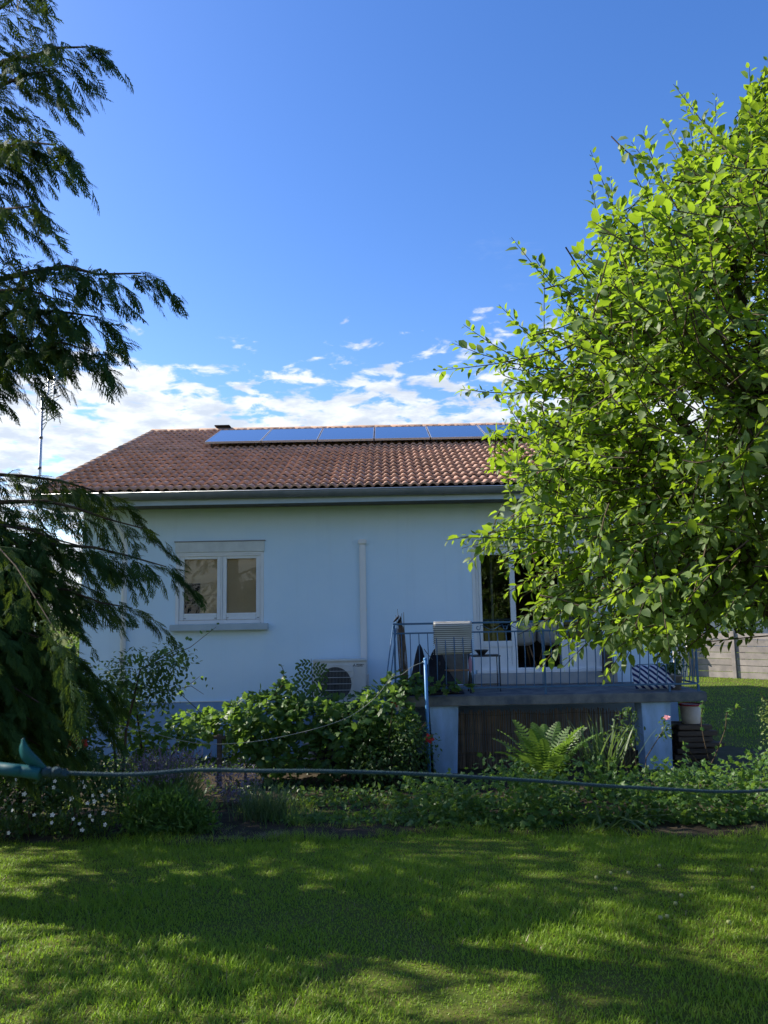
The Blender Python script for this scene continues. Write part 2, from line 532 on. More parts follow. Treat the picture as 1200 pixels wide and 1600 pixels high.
# rug and cushion patterns
def stripes(name, a, b, axis, freq, sharp=0.15, rough=0.9, diag=0.0, noise_amt=0.0):
    m, nt, N, L = new_mat(name)
    out = nd(nt, 'ShaderNodeOutputMaterial')
    p = nd(nt, 'ShaderNodeBsdfPrincipled')
    p.inputs['Roughness'].default_value = rough
    p.inputs['Specular IOR Level'].default_value = 0.1
    t = nd(nt, 'ShaderNodeTexCoord')
    s = nd(nt, 'ShaderNodeSeparateXYZ')
    L.new(t.outputs['Object'], s.inputs[0])
    k = nd(nt, 'ShaderNodeMath', operation='MULTIPLY_ADD')
    L.new(s.outputs[0], k.inputs[0])
    k.inputs[1].default_value = diag
    L.new(s.outputs[axis], k.inputs[2])
    src = k.outputs[0]
    if noise_amt:
        na = nd(nt, 'ShaderNodeMath', operation='MULTIPLY_ADD')
        L.new(noise(nt, 9, 3), na.inputs[0])
        na.inputs[1].default_value = noise_amt
        L.new(src, na.inputs[2])
        src = na.outputs[0]
    f = nd(nt, 'ShaderNodeMath', operation='MULTIPLY')
    L.new(src, f.inputs[0])
    f.inputs[1].default_value = freq * 2 * math.pi
    si = nd(nt, 'ShaderNodeMath', operation='SINE')
    L.new(f.outputs[0], si.inputs[0])
    c = mixc(nt, mrange(nt, si.outputs[0], -sharp, sharp), tuple(a), tuple(b))
    L.new(c, p.inputs['Base Color'])
    L.new(p.outputs[0], out.inputs[0])
    return m
M['rug'] = stripes('striped_rug', (0.17, 0.17, 0.165), (0.58, 0.57, 0.53), 2, 34, 0.8, noise_amt=0.01)
M['cushion'] = stripes('striped_cushion', (0.02, 0.03, 0.11), (0.55, 0.57, 0.62), 2, 11, 0.25, diag=0.9, noise_amt=0.03)

# ------------------------------------------------------------------ ground
def sheet(name, xs, ys, lift, mat, inside=None, jitter=0.0, zf=None):
    V, idx, F = [], {}, []
    for j, y in enumerate(ys):
        for i, x in enumerate(xs):
            idx[i, j] = len(V)
            V.append((x, y, (zf or gz)(x, y) + lift + (rnd.uniform(-jitter, jitter) if jitter else 0)))
    for j in range(len(ys) - 1):
        for i in range(len(xs) - 1):
            cx, cy = (xs[i] + xs[i + 1]) / 2, (ys[j] + ys[j + 1]) / 2
            if inside is None or inside(cx, cy):
                F.append((idx[i, j], idx[i + 1, j], idx[i + 1, j + 1], idx[i, j + 1]))
    me = bpy.data.meshes.new(name)
    me.from_pydata(V, [], F)
    me.polygons.foreach_set('use_smooth', [True] * len(F))
    o = link(name, me, None, mat)
    o['kind'] = 'structure'
    return o
xs = [-900, -300, -100, -40, -20] + [i for i in range(-14, 15)] + [20, 40, 100, 300, 900]
ys = [-900, -300, -100, -40, -15, -6, -2, 1, 3] + [4 + 0.35 * i for i in range(21)] + [13, 16, 20, 30, 45, 80, 150, 400, 1200]
sheet('lawn', xs, ys, 0.0, M['lawn'])

def bed_front(x):
    return 7.62 + 0.18 * math.sin(x * 1.3 + 0.6) + 0.08 * math.sin(x * 4.1) - 0.02 * x
BV, BF = [], []
bxs = [-7 + 0.08 * i for i in range(142)]
bts = [0, 0.006, 0.02, 0.05, 0.09, 0.14, 0.2, 0.28, 0.37, 0.47, 0.58, 0.7, 0.84, 1.0]
for x in bxs:
    for k, t in enumerate(bts):
        y = bed_front(x) + (13.0 - bed_front(x)) * t + (0.03 * math.sin(x * 13.0) + rnd.uniform(-.02, .02)) * (k < 4)
        BV.append((x, y, gz(x, y) + (-0.012 if k == 0 else 0.012 if k == 1 else 0.03 + rnd.uniform(-.014, .014))))
nb_ = len(bts)
for i in range(len(bxs) - 1):
    for k in range(nb_ - 1):
        BF.append((i * nb_ + k, (i + 1) * nb_ + k, (i + 1) * nb_ + k + 1, i * nb_ + k + 1))
bme = bpy.data.meshes.new('flower_bed')
bme.from_pydata(BV, [], BF)
bme.polygons.foreach_set('use_smooth', [True] * len(BF))
tag(link('flower_bed', bme, None, M['soil']), kind='structure')
def path_in(x, y):
    return 9.2 < y < 13.6 - 0.9 * max(0, x - 5.2) and 4.3 < x < 7.2
sheet('path', [4.2 + 0.12 * i for i in range(27)], [9 + 0.12 * i for i in range(42)], 0.02, M['path'], path_in, jitter=0.008)

# ------------------------------------------------------------------ house
WY = 13.1                      # front face of the facade
WX0, WX1 = -5.16, 4.80
EAVE_Y, SL = 12.45, 0.40       # roof plane z = 3.95 + SL * (y - EAVE_Y)
RX0, RX1 = -5.70, 5.30
RIDGE_Y = 18.7
house = empty('house', (-0.2, WY, -0.42), 'pale blue rendered single-storey house with brown clay tiled gable roof', 'house')

def roofz(y):
    return 3.95 + SL * (y - EAVE_Y)

w = MB()
T_ = 0.28
w.box(WX0, -3.56, WY, WY + T_, 0.50, 3.80)
w.box(-3.56, -2.06, WY, WY + T_, 0.50, 1.78)
w.box(-3.56, -2.06, WY, WY + T_, 3.17, 3.80)
w.box(-2.06, 1.49, WY, WY + T_, 0.50, 3.80)
w.box(1.49, 1.53, WY + 0.02, WY + T_, 0.50, 3.80)
w.box(1.53, 3.66, WY + 0.02, WY + T_, 0.50, 0.90)
w.box(1.53, 3.66, WY + 0.02, WY + T_, 3.13, 3.80)
w.box(3.66, WX1, WY + 0.02, WY + T_, 0.50, 3.80)
fw = w.build('front_wall', M['wall'], house)
MB().box(WX0 - 0.012, WX1 + 0.012, WY - 0.018, WY + T_, -0.6, 0.497).build('plinth', M['plinth'], house)
MB().box(WX0 - 0.01, -0.2, WY - 0.028, WY + 0.01, 0.497, 0.512).build('drip_strip', M['white'], house)
for nm, x in (('side_wall', WX0), ('side_wall', WX1 - T_)):
    yb = 2 * RIDGE_Y - WY
    zt = lambda y: roofz(min(y, 2 * RIDGE_Y - y)) - 0.1
    pts = [(x, WY + T_, -0.6), (x, yb, -0.6), (x, yb, zt(yb)), (x, RIDGE_Y, zt(RIDGE_Y)), (x, WY + T_, zt(WY + T_))]
    MB().prism(pts, (T_, 0, 0)).build(nm, M['wall'], house)
MB().box(WX0 + T_, WX1 - T_, 2 * RIDGE_Y - WY - T_, 2 * RIDGE_Y - WY, -0.6, 3.8).build('back_wall', M['wall'], house)
# eaves
MB().box(RX0 + 0.03, RX1 - 0.03, 12.50, WY + 0.15, 3.745, 3.80).build('soffit', M['soffit'], house)
MB().box(RX0, RX1, 12.465, 12.497, 3.72, 3.93).build('fascia', M['trim'], house)
g = MB()
gp = [(0.062 * math.cos(a), 0.062 * math.sin(a)) for a in [math.pi + math.pi * i / 10 for i in range(11)]]
ring = [(gx, gy) for gx, gy in gp] + [(gx * 0.93, gy * 0.93) for gx, gy in reversed(gp)]
g.prism([(RX0 - 0.03, 12.398 + gx, 3.915 + gy * 1.75) for gx, gy in ring], (RX1 - RX0 + 0.06, 0, 0))
gut = g.build('gutter', M['zinc'], house)
MB().tube([(RX0 - 0.03, 12.334, 3.918), (RX1 + 0.03, 12.334, 3.918)], 0.010, 8).build('gutter_lip', M['alu'], gut)
for i in range(6):
    x = -4.9 + i * 1.95
    h = MB()
    h.prism([(x, 12.398 + gx * 1.06, 3.915 + gy * 1.75 * 1.06) for gx, gy in ring], (0.035, 0, 0))
    h.build('gutter_bracket', M['zinc'], gut)
dp = MB()
dp.tube([(-4.55, 12.40, 3.80), (-4.55, 12.41, 3.70), (-4.53, 12.50, 3.60), (-4.44, 12.95, 3.35), (-4.42, 13.03, 3.22), (-4.41, 13.04, 3.0), (-4.41, 13.04, -0.4)], 0.046, 12)
dpo = dp.build('downpipe', M['white'], house)
MB().lathe([(0.05, 0), (0.058, 0.02), (0.085, 0.12), (0.085, 0.14)], (-4.55, 12.40, 3.72), 14).build('funnel', M['zinc'], dpo)
for z in (2.6, 1.2):
    MB().lathe([(0.048, 0), (0.056, 0), (0.056, 0.03), (0.048, 0.03)], (-4.41, 13.04, z), 14).build('pipe_clamp', M['zinc'], dpo)
# roof body
r = MB()
zr = roofz(RIDGE_Y)
r.prism([(RX0, 12.47, roofz(12.47) - 0.03), (RX0, RIDGE_Y, zr - 0.03), (RX0, 2 * RIDGE_Y - 12.47, roofz(12.47) - 0.03),
         (RX0, 2 * RIDGE_Y - 12.47, roofz(12.47) - 0.15), (RX0, RIDGE_Y, zr - 0.15), (RX0, 12.5, roofz(12.5) - 0.13)], (RX1 - RX0, 0, 0))
roof = r.build('roof', M['deck'], house)
# clay tiles: two rolls wide, laid in courses
TW, COURSE = 0.30, 0.33
ang = math.atan(SL)
def tile_mesh(seed):
    q = random.Random(seed)
    V, F = [], []
    us = [i * TW / 16 for i in range(17)]
    def h(u):
        p = (u / (TW / 2)) % 1.0
        return 0.036 * max(0.0, math.sin(math.pi * min(1, p / 0.72))) ** 0.75 if p < 0.72 else -0.004
    L_ = COURSE + 0.06
    for (v, dz) in ((0.0, 0.058), (L_, 0.0)):
        for u in us:
            V.append((u - TW / 2 + q.uniform(-.001, .001), v, h(u) + dz))
    for u in us:
        V.append((u - TW / 2, 0.004, h(u) + 0.058 - 0.036))
    n = len(us)
    for i in range(n - 1):
        F.append((i, i + 1, n + i + 1, n + i))
        F.append((2 * n + i, 2 * n + i + 1, i + 1, i))
    me = bpy.data.meshes.new('roof_tile')
    me.from_pydata(V, [], F)
    me.polygons.foreach_set('use_smooth', [i % 2 == 0 for i in range(len(F))])
    me.materials.append(M['tile'])
    return me
tmeshes = [tile_mesh(s) for s in range(4)]
ncol = int((RX1 - RX0) / TW) + 1
nrow = int((RIDGE_Y - EAVE_Y) / math.cos(ang) / COURSE) + 1
cells = []
for rI in range(nrow):
    for cI in range(ncol):
        cells.append((rI, cI))
restV = []
count = 0
rotS = Matrix.Rotation(ang, 4, 'X')
for rI, cI in cells:
    s0 = rI * COURSE * math.cos(ang) - 0.06
    x = RX0 + (cI + 0.5) * TW
    y = EAVE_Y + s0
    mat_t = Matrix.Translation((x + rnd.uniform(-.003, .003), y + rnd.uniform(-.008, .008), roofz(y) + 0.004 + rnd.uniform(-.003, .004))) @ rotS @ Matrix.Rotation(rnd.uniform(-.012, .012), 4, 'Z') @ Matrix.Rotation(rnd.uniform(-.010, .010), 4, 'Y')
    if count < 300 and -5.8 < x < 3.0:
        o = bpy.data.objects.new('roof_tile', tmeshes[rnd.randrange(4)])
        COL.objects.link(o)
        o.parent = roof
        o.matrix_parent_inverse = Matrix.Translation(-origin(roof))
        o.matrix_world = mat_t
        o.matrix_basis = mat_t
        count += 1
    else:
        restV.append((tmeshes[rnd.randrange(4)], mat_t))
mm = MB()
for me, mt in restV:
    mm.add([mt @ v.co for v in me.vertices], [tuple(p.vertices) for p in me.polygons], True)
back = Matrix.Translation((0, 2 * RIDGE_Y, 0)) @ Matrix.Scale(-1, 4, (0, 1, 0))
tag(mm.build('tile_field', M['tile'], roof), kind='stuff')
# back slope as a plain ribbed sheet of the same clay (never seen from the garden)
MB().prism([(RX0, RIDGE_Y, zr), (RX0, 2 * RIDGE_Y - 12.42, roofz(12.42)), (RX0, 2 * RIDGE_Y - 12.42, roofz(12.42) + 0.04), (RX0, RIDGE_Y, zr + 0.04)], (RX1 - RX0, 0, 0)).build('back_slope', M['tile_edge'], roof)
# ridge and verge caps
def cap(pts, rad, name):
    a, b = Vector(pts[0]), Vector(pts[1])
    m_ = MB()
    t = (b - a).normalized()
    side = t.cross(Vector((0, 0, 1))).normalized()
    up = side.cross(t)
    V, F = [], []
    for k, (p, rr) in enumerate(((a, rad * 1.06), (b, rad * 0.94))):
        for i in range(9):
            q = math.pi * i / 8
            V.append(p + side * math.cos(q) * rr + up * math.sin(q) * rr * 0.8)
    for i in range(8):
        F.append((i, i + 1, 9 + i + 1, 9 + i))
    F.append(tuple(range(8, -1, -1)))
    m_.add(V, F, True)
    m_.build(name, M['tile_edge'], roof)
for i in range(28):
    x = RX0 - 0.02 + i * 0.395
    cap([(x, RIDGE_Y, zr - 0.01), (x + 0.41, RIDGE_Y, zr - 0.005)], 0.13, 'ridge_tile')
for i in range(nrow):
    y = EAVE_Y - 0.06 + i * COURSE * math.cos(ang)
    y2 = y + (COURSE + 0.02) * math.cos(ang)
    cap([(RX0 + 0.02, y, roofz(y) + 0.03), (RX0 + 0.02, y2, roofz(y2) + 0.02)], 0.085, 'verge_tile')
v = MB()
v.bbox(-4.12, -3.82, 18.62, 18.95, 6.2, 6.57, 0.02)
v.bbox(-4.16, -3.78, 18.58, 18.99, 6.57, 6.60, 0.01)
v.build('roof_vent', M['deck'], roof)

# window
win = MB()
fx0, fx1, fz0, fz1 = -3.56, -2.06, 1.78, 2.98
yf = WY - 0.012
def frame_rect(m_, x0, x1, z0, z1, t, y0, y1, b=0.006):
    m_.bbox(x0, x0 + t, y0, y1, z0, z1, b)
    m_.bbox(x1 - t, x1, y0, y1, z0, z1, b)
    m_.bbox(x0 + t, x1 - t, y0 + 0.002, y1, z0, z0 + t, b)
    m_.bbox(x0 + t, x1 - t, y0 + 0.002, y1, z1 - t, z1, b)
frame_rect(win, fx0, fx1, fz0, fz1, 0.06, yf, WY + 0.10)
win = win.build('window', M['white'], house)
for a, b in ((fx0 + 0.062, -2.785), (-2.775, fx1 - 0.062)):
    sm = MB()
    frame_rect(sm, a, b, fz0 + 0.065, fz1 - 0.03, 0.075, WY + 0.012, WY + 0.08)
    sm.bbox(a + 0.075, b - 0.075, WY + 0.014, WY + 0.08, fz0 + 0.140, fz0 + 0.175, 0.004)
    s_ = sm.build('sash', M['white'], win)
    MB().box(a + 0.075, b - 0.075, WY + 0.040, WY + 0.052, fz0 + 0.17, fz1 - 0.10).build('pane', M['winglass'], win)
MB().bbox(-2.80, -2.76, WY + 0.004, WY + 0.06, fz0 + 0.065, fz1 - 0.06, 0.008).build('mullion', M['white'], win)
sb = MB().bbox(-3.57, -2.05, WY - 0.035, WY + 0.12, 2.985, 3.165, 0.008).build('shutter_box', M['box'], win)
MB().box(-3.585, -2.035, WY - 0.045, WY + 0.02, 3.166, 3.182).build('lintel_strip', M['zinc'], win)
MB().bbox(-3.54, -2.08, WY - 0.020, WY + 0.012, 2.955, 2.983, 0.004).build('shutter_edge', M['white'], win)
MB().bbox(-3.62, -1.98, WY - 0.13, WY + 0.02, 1.665, 1.775, 0.01).build('sill', M['trim'], win)
for a in (-3.40, -2.88, -2.68, -2.16):
    MB().bbox(a - 0.02, a + 0.02, WY + 0.004, WY + 0.014, 1.87, 1.878, 0.002).build('drain_slot', M['darkmetal'], win)
MB().box(-3.55, -2.07, WY + 0.085, WY + 0.095, 1.79, 2.975).build('blind', M['blind'], win)
d = MB()
frame_rect(d, -3.44, -3.16, 1.93, 2.47, 0.006, WY + 0.066, WY + 0.080, 0.001)
d.bbox(-3.44, -3.16, WY + 0.067, WY + 0.078, 2.11, 2.116, 0.001)
d.build('screen_rim', M['zinc'], win)
MB().box(-3.435, -3.165, WY + 0.070, WY + 0.080, 1.935, 2.465).build('dark_screen', M['blackcloth'], win)

# patio door
dz0, dz1 = 0.93, 2.99
dm = MB()
frame_rect(dm, 1.53, 3.66, dz0 - 0.03, dz1, 0.05, WY + 0.03, WY + 0.14)
door = dm.build('patio_door', M['white'], house)
for a, b, yy in ((1.585, 2.205, 0.05), (2.955, 3.605, 0.09)):
    sm = MB()
    y0, y1 = WY + yy, WY + yy + 0.06
    sm.bbox(a, a + 0.05, y0, y1, dz0 + 0.01, dz1 - 0.055, 0.005)
    sm.bbox(b - 0.09, b, y0, y1, dz0 + 0.01, dz1 - 0.055, 0.005)
    sm.bbox(a + 0.05, b - 0.09, y0 + 0.003, y1, dz1 - 0.13, dz1 - 0.055, 0.005)
    sm.bbox(a + 0.05, b - 0.09, y0 + 0.003, y1, 1.30, 1.40, 0.005)
    sm.bbox(a + 0.05, b - 0.09, y0 + 0.003, y1, dz0 + 0.01, dz0 + 0.09, 0.005)
    s_ = sm.build('door_leaf', M['white'], door)
    MB().bbox(a + 0.05, b - 0.09, y0 + 0.018, y1 - 0.01, dz0 + 0.09, 1.30, 0.004).build('lower_panel', M['white'], door)
    MB().box(a + 0.05, b - 0.09, y0 + 0.026, y0 + 0.040, 1.40, dz1 - 0.13).build('pane', M['glass'], door)
MB().bbox(1.50, 3.70, WY - 0.02, WY + 0.12, 2.995, 3.14, 0.008).build('shutter_box', M['box'], door)
MB().bbox(1.50, 3.70, WY - 0.06, WY + 0.06, 0.872, 0.925, 0.008).build('door_sill', M['white'], door)
MB().bbox(1.45, 3.80, WY - 0.16, WY + 0.0, 0.695, 0.869, 0.01).build('step', M['step'], house)
MB().bbox(1.47, 1.53, WY - 0.012, WY + 0.05, 0.93, 2.99, 0.005).build('door_jamb', M['white'], door)
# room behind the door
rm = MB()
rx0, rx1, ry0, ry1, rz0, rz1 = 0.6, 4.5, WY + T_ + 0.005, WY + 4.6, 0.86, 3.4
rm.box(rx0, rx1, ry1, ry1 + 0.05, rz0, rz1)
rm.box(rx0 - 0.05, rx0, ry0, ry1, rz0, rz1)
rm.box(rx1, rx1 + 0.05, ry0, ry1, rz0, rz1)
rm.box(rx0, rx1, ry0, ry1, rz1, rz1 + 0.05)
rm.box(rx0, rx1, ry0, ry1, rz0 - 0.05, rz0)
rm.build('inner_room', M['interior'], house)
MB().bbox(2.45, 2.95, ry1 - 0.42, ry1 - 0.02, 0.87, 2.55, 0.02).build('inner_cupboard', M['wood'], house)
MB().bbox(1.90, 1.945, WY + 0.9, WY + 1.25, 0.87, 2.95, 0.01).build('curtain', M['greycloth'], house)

def shell_chair(x, y, rz, label):
    t = empty('shell_chair', (x, y, 0.86), label, 'chair', 'shell chairs inside the patio door')
    V, F = [], []
    prof = [(-0.20, 0.45), (-0.05, 0.43), (0.12, 0.43), (0.19, 0.50), (0.22, 0.65), (0.235, 0.80), (0.24, 0.86)]   # y, z
    wid = [0.16, 0.215, 0.225, 0.225, 0.22, 0.20, 0.13]
    for (py, pz), hw in zip(prof, wid):
        for i in range(9):
            u = -1 + i / 4
            lift = 0.09 * abs(u) ** 3 if pz < 0.55 else 0
            fwd = -0.07 * abs(u) ** 2.5 if pz >= 0.5 else 0
            V.append((u * hw, py + fwd, pz + lift))
    for j in range(len(prof) - 1):
        for i in range(8):
            F.append((j * 9 + i, j * 9 + i + 1, (j + 1) * 9 + i + 1, (j + 1) * 9 + i))
    c, s_ = math.cos(rz), math.sin(rz)
    def X(p):
        return (x + p[0] * c - p[1] * s_, y + p[0] * s_ + p[1] * c, 0.86 + p[2])
    m_ = MB().add([X(p) for p in V], F, True)
    o = m_.build('shell', M['chair'], t)
    md = o.modifiers.new('thick', 'SOLIDIFY')
    md.thickness = 0.012
    for sx in (-1, 1):
        for sy in (-1, 1):
            MB().tube([X((0.10 * sx, 0.08 * sy + 0.0, 0.44)), X((0.21 * sx, 0.20 * sy, 0.0))], [0.016, 0.010], 8).build('leg', M['woodwarm'], t)
shell_chair(2.42, WY + 0.85, math.pi + 0.1, 'pale shell chair with wooden legs just inside the open patio door, left one')
shell_chair(2.92, WY + 0.85, math.pi - 0.08, 'pale shell chair with wooden legs just inside the open patio door, right one')

# ------------------------------------------------------------------ solar panels
PX0, PPITCH = -3.77, 1.20
Lc = math.cos(ang)
for i in range(6):
    x0 = PX0 + i * PPITCH
    t = empty('solar_panel', (x0 + 0.59, 16.7, roofz(16.7) + 0.15),
              ['dark blue glass solar panel at the left end of the row on the roof', 'solar panel second from the left end of the row on the roof',
               'solar panel third from the left end of the row on the roof', 'solar panel fourth from the left end of the row on the roof',
               'solar panel fifth from the left, its corner behind the apple tree', 'solar panel at the right end of the row, half hidden by apple leaves'][i], 'solar panel', 'solar panels in a row on the roof')
    def SP(u, v_, h_):                        # along x, along slope from lower edge, off the plane
        y = 15.98 + v_ * Lc - h_ * math.sin(ang)
        return (x0 + u, y, roofz(15.98) + 0.18 + v_ * math.sin(ang) + h_ * Lc)
    W_, H_ = 1.175, 1.71
    def sbox(m_, u0, u1, v0, v1, h0, h1):
        vs = [SP(u, v_, h_) for h_ in (h0, h1) for v_ in (v0, v1) for u in (u0, u1)]
        m_.add(vs, [(0, 2, 3, 1), (4, 5, 7, 6), (0, 1, 5, 4), (2, 6, 7, 3), (0, 4, 6, 2), (1, 3, 7, 5)])
        return m_
    sbox(MB(), 0.014, W_ - 0.014, 0.014, H_ - 0.014, 0.0, 0.036).build('glass_face', M['pv'], t)
    fr_ = MB()
    sbox(fr_, 0, 0.012, 0, H_, -0.005, 0.040)
    sbox(fr_, W_ - 0.012, W_, 0, H_, -0.005, 0.040)
    sbox(fr_, 0.012, W_ - 0.012, 0, 0.012, -0.005, 0.039)
    sbox(fr_, 0.012, W_ - 0.012, H_ - 0.012, H_, -0.005, 0.039)
    fr_.build('frame', M['alu'], t)
    for vv in (0.35, 1.30):
        sbox(MB(), -0.01, W_ + 0.012, vv, vv + 0.04, -0.05, -0.008).build('mounting_rail', M['darkmetal'], t)
    for uu in (0.1, 1.05):
        sbox(MB(), uu, uu + 0.04, 0.06, 0.10, -0.20, -0.008).build('mount_foot', M['darkmetal'], t)

# ------------------------------------------------------------------ antenna
ant = empty('tv_antenna', (-7.71, 17.0, -0.42), 'tall thin mast with a comb-like television antenna left of the roof', 'antenna')
MB().tube([(-7.69, 17, -0.6), (-7.71, 17, 4.9), (-7.73, 17, 6.95)], [0.036, 0.034, 0.030], 10).build('mast', M['alu'], ant)
for z in (5.25, 5.95, 6.62):
    MB().lathe([(0.03, 0), (0.04, 0.0), (0.04, 0.06), (0.03, 0.06)], (-7.72, 17, z), 12).build('mast_clamp', M['darkmetal'], ant)
hd = Vector((0.52, -0.30, 0.0))                       # the grid reflector runs off to the right and towards the garden
for k, (off, z0, z1) in enumerate(((0.30, 6.35, 7.45), (0.62, 6.50, 7.35))):
    p = Vector((-7.73, 17, 0)) + hd * off * 1.1
    MB().tube([(p.x, p.y, z0), (p.x, p.y, z1)], 0.017, 8).build('upright', M['alu'], ant)
for k in range(13):
    z = 6.32 + k * 0.088
    a = Vector((-7.70, 17.0, z - 0.04))
    b = a + hd * 0.85 + Vector((0, 0, 0.16))
    MB().tube([a, b], 0.011, 6).build('reflector_rod', M['alu'], ant)
for k, z in enumerate((6.55, 6.85, 7.12)):
    a = Vector((-7.73, 17, z)) + hd * 0.68
    MB().tube([a, a + Vector((0.10, -0.07, -0.01)), a + Vector((0.22, -0.16, 0.0))], 0.014, 6).build('dipole', M['darkmetal'], ant)
MB().tube([(-7.72, 17, 6.10), Vector((-7.73, 17, 6.55)) + hd * 0.7], 0.010, 6).build('strut', M['alu'], ant)
a = Vector((-7.73, 17, 6.95)) + hd * 0.75
MB().bbox(a.x - 0.03, a.x + 0.03, a.y - 0.03, a.y + 0.03, a.z - 0.02, a.z + 0.09, 0.008).build('junction_box', M['darkmetal'], ant)
MB().tube([(-7.73, 17, 6.93), Vector((-7.73, 17, 6.9)) + hd * 0.7], 0.012, 6).build('boom', M['alu'], ant)

# ------------------------------------------------------------------ air conditioner and duct
ac = empty('air_conditioner', (-0.76, 12.8, 0.46), 'cream outdoor air conditioner unit with round fan grille on the facade above the vine', 'air conditioner')
ax0, ax1, ay0, ay1, az0, az1 = -1.20, -0.33, 12.62, 12.95, 0.46, 1.17
b_ = MB()
frame_w = 0.0
b_.bbox(ax0, ax1, ay0 + 0.02, ay1, az0, az1 - 0.03, 0.012)
b_.build('casing', M['ac'], ac)
MB().bbox(ax0 - 0.008, ax1 + 0.008, ay0 + 0.008, ay1 + 0.006, az1 - 0.03, az1, 0.008).build('lid', M['ac'], ac)
fc = Vector((ax0 + 0.36, 0, az0 + 0.33))
pan = MB()
n = 32
inner = [(fc.x + 0.265 * math.cos(2 * math.pi * k / n), ay0 + 0.004, fc.z + 0.265 * math.sin(2 * math.pi * k / n)) for k in range(n)]
def sq(a):
    c_, s2 = math.cos(a), math.sin(a)
    e = 0.30
    k_ = 1.0 / (abs(c_) ** 8 + abs(s2) ** 8) ** (1 / 8)
    return (fc.x + e * k_ * c_, ay0 + 0.001, fc.z + e * k_ * s2)
outer = [sq(2 * math.pi * k / n) for k in range(n)]
deep = [(x, ay0 + 0.019, z) for x, y, z in outer]
pan.add(inner + outer + deep, [(k, (k + 1) % n, n + (k + 1) % n, n + k) for k in range(n)] + [(n + k, n + (k + 1) % n, 2 * n + (k + 1) % n, 2 * n + k) for k in range(n)])
pan.build('fan_surround', M['ac'], ac)
MB().add([(x, ay0 + 0.0185, z) for x, y, z in inner], [tuple(range(n))]).build('fan_opening', M['acdark'], ac)
for k in range(3):
    bl = MB()
    a0 = 2 * math.pi * k / 3 + 0.4
    V = []
    for j in range(5):
        rr = 0.05 + 0.19 * j / 4
        for i in range(4):
            q = a0 + (i / 3 - 0.5) * (0.9 + 0.3 * j / 4) + 0.2 * j / 4
            V.append((fc.x + rr * math.cos(q), ay0 + 0.016 - 0.004 * i / 3, fc.z + rr * math.sin(q)))
    F = [(j * 4 + i, j * 4 + i + 1, (j + 1) * 4 + i + 1, (j + 1) * 4 + i) for j in range(4) for i in range(3)]
    bl.add(V, F, True)
    bl.build('fan_blade', M['darkmetal'], ac)
MB().lathe([(0.0, ay0 + 0.008), (0.05, ay0 + 0.008), (0.055, ay0 + 0.016)], (fc.x, 0, fc.z), 20, 'Y').build('fan_hub', M['acdark'], ac)
for k in range(23):
    x = fc.x - 0.253 + k * 0.023
    hh = math.sqrt(max(0, 0.262 ** 2 - (x - fc.x) ** 2))
    MB().tube([(x, ay0 - 0.004, fc.z - hh), (x, ay0 - 0.004, fc.z + hh)], 0.0028, 4, False).build('grille_wire', M['zinc'], ac)
for k in range(5):
    z = fc.z - 0.20 + k * 0.10
    hh = math.sqrt(max(0, 0.29 ** 2 - (z - fc.z) ** 2 * 0.3))
    MB().tube([(fc.x - hh, ay0 - 0.008, z), (fc.x + hh, ay0 - 0.008, z)], 0.0045, 6).build('grille_bar', M['ac'], ac)
for x in (ax0 + 0.12, ax1 - 0.12):
    MB().box(x - 0.02, x + 0.02, ay0 + 0.03, WY, az0 - 0.05, az0 - 0.003).build('wall_bracket', M['zinc'], ac)
# the mark with three diamonds and the lettering beside it
lz, lx = az0 + 0.615, ax0 + 0.672
lg = MB()
dsz = 0.026
def diamond(cx, cz, ang_):
    a_ = (math.cos(ang_), math.sin(ang_))
    p_ = (-a_[1], a_[0])
    tip = (cx + a_[0] * dsz * 1.15, cz + a_[1] * dsz * 1.15)
    mid = (cx + a_[0] * dsz * 0.575, cz + a_[1] * dsz * 0.575)
    return [(cx, ay0 + 0.0165, cz), (mid[0] - p_[0] * dsz * .33, ay0 + 0.0165, mid[1] - p_[1] * dsz * .33), (tip[0], ay0 + 0.0165, tip[1]), (mid[0] + p_[0] * dsz * .33, ay0 + 0.0165, mid[1] + p_[1] * dsz * .33)]
for q in (90, 210, 330):
    lg.prism(diamond(lx, lz, R_(q)), (0, -0.0012, 0)) if False else lg.prism([(p[0], ay0 + 0.0185, p[2]) for p in diamond(lx, lz, R_(q))], (0, -0.002, 0))
lg.build('diamond_mark', M['ink'], ac)
def text_mesh(name, body, size, loc, mat, parent):
    cu = bpy.data.curves.new(name, 'FONT')
    cu.body = body
    cu.size = size
    cu.extrude = 0.0008
    cu.space_line = 0.95
    cu.offset = 0.0006
    tmp = bpy.data.objects.new(name, cu)
    COL.objects.link(tmp)
    dg = bpy.context.evaluated_depsgraph_get()
    me = bpy.data.meshes.new_from_object(tmp.evaluated_get(dg))
    bpy.data.objects.remove(tmp)
    mt = Matrix.Translation(loc) @ Matrix.Rotation(math.pi / 2, 4, 'X')
    me.transform(mt)
    me.materials.clear()
    return link(name, me, parent, mat)
text_mesh('lettering', 'MITSUBISHI\nELECTRIC', 0.024, (lx + 0.035, ay0 + 0.0180, lz + 0.004), M['ink'], ac)
MB().bbox(ax1 - 0.002, ax1 + 0.03, ay0 + 0.10, ay1 - 0.03, az0 + 0.10, az0 + 0.46, 0.01).build('valve_cover', M['ac'], ac)

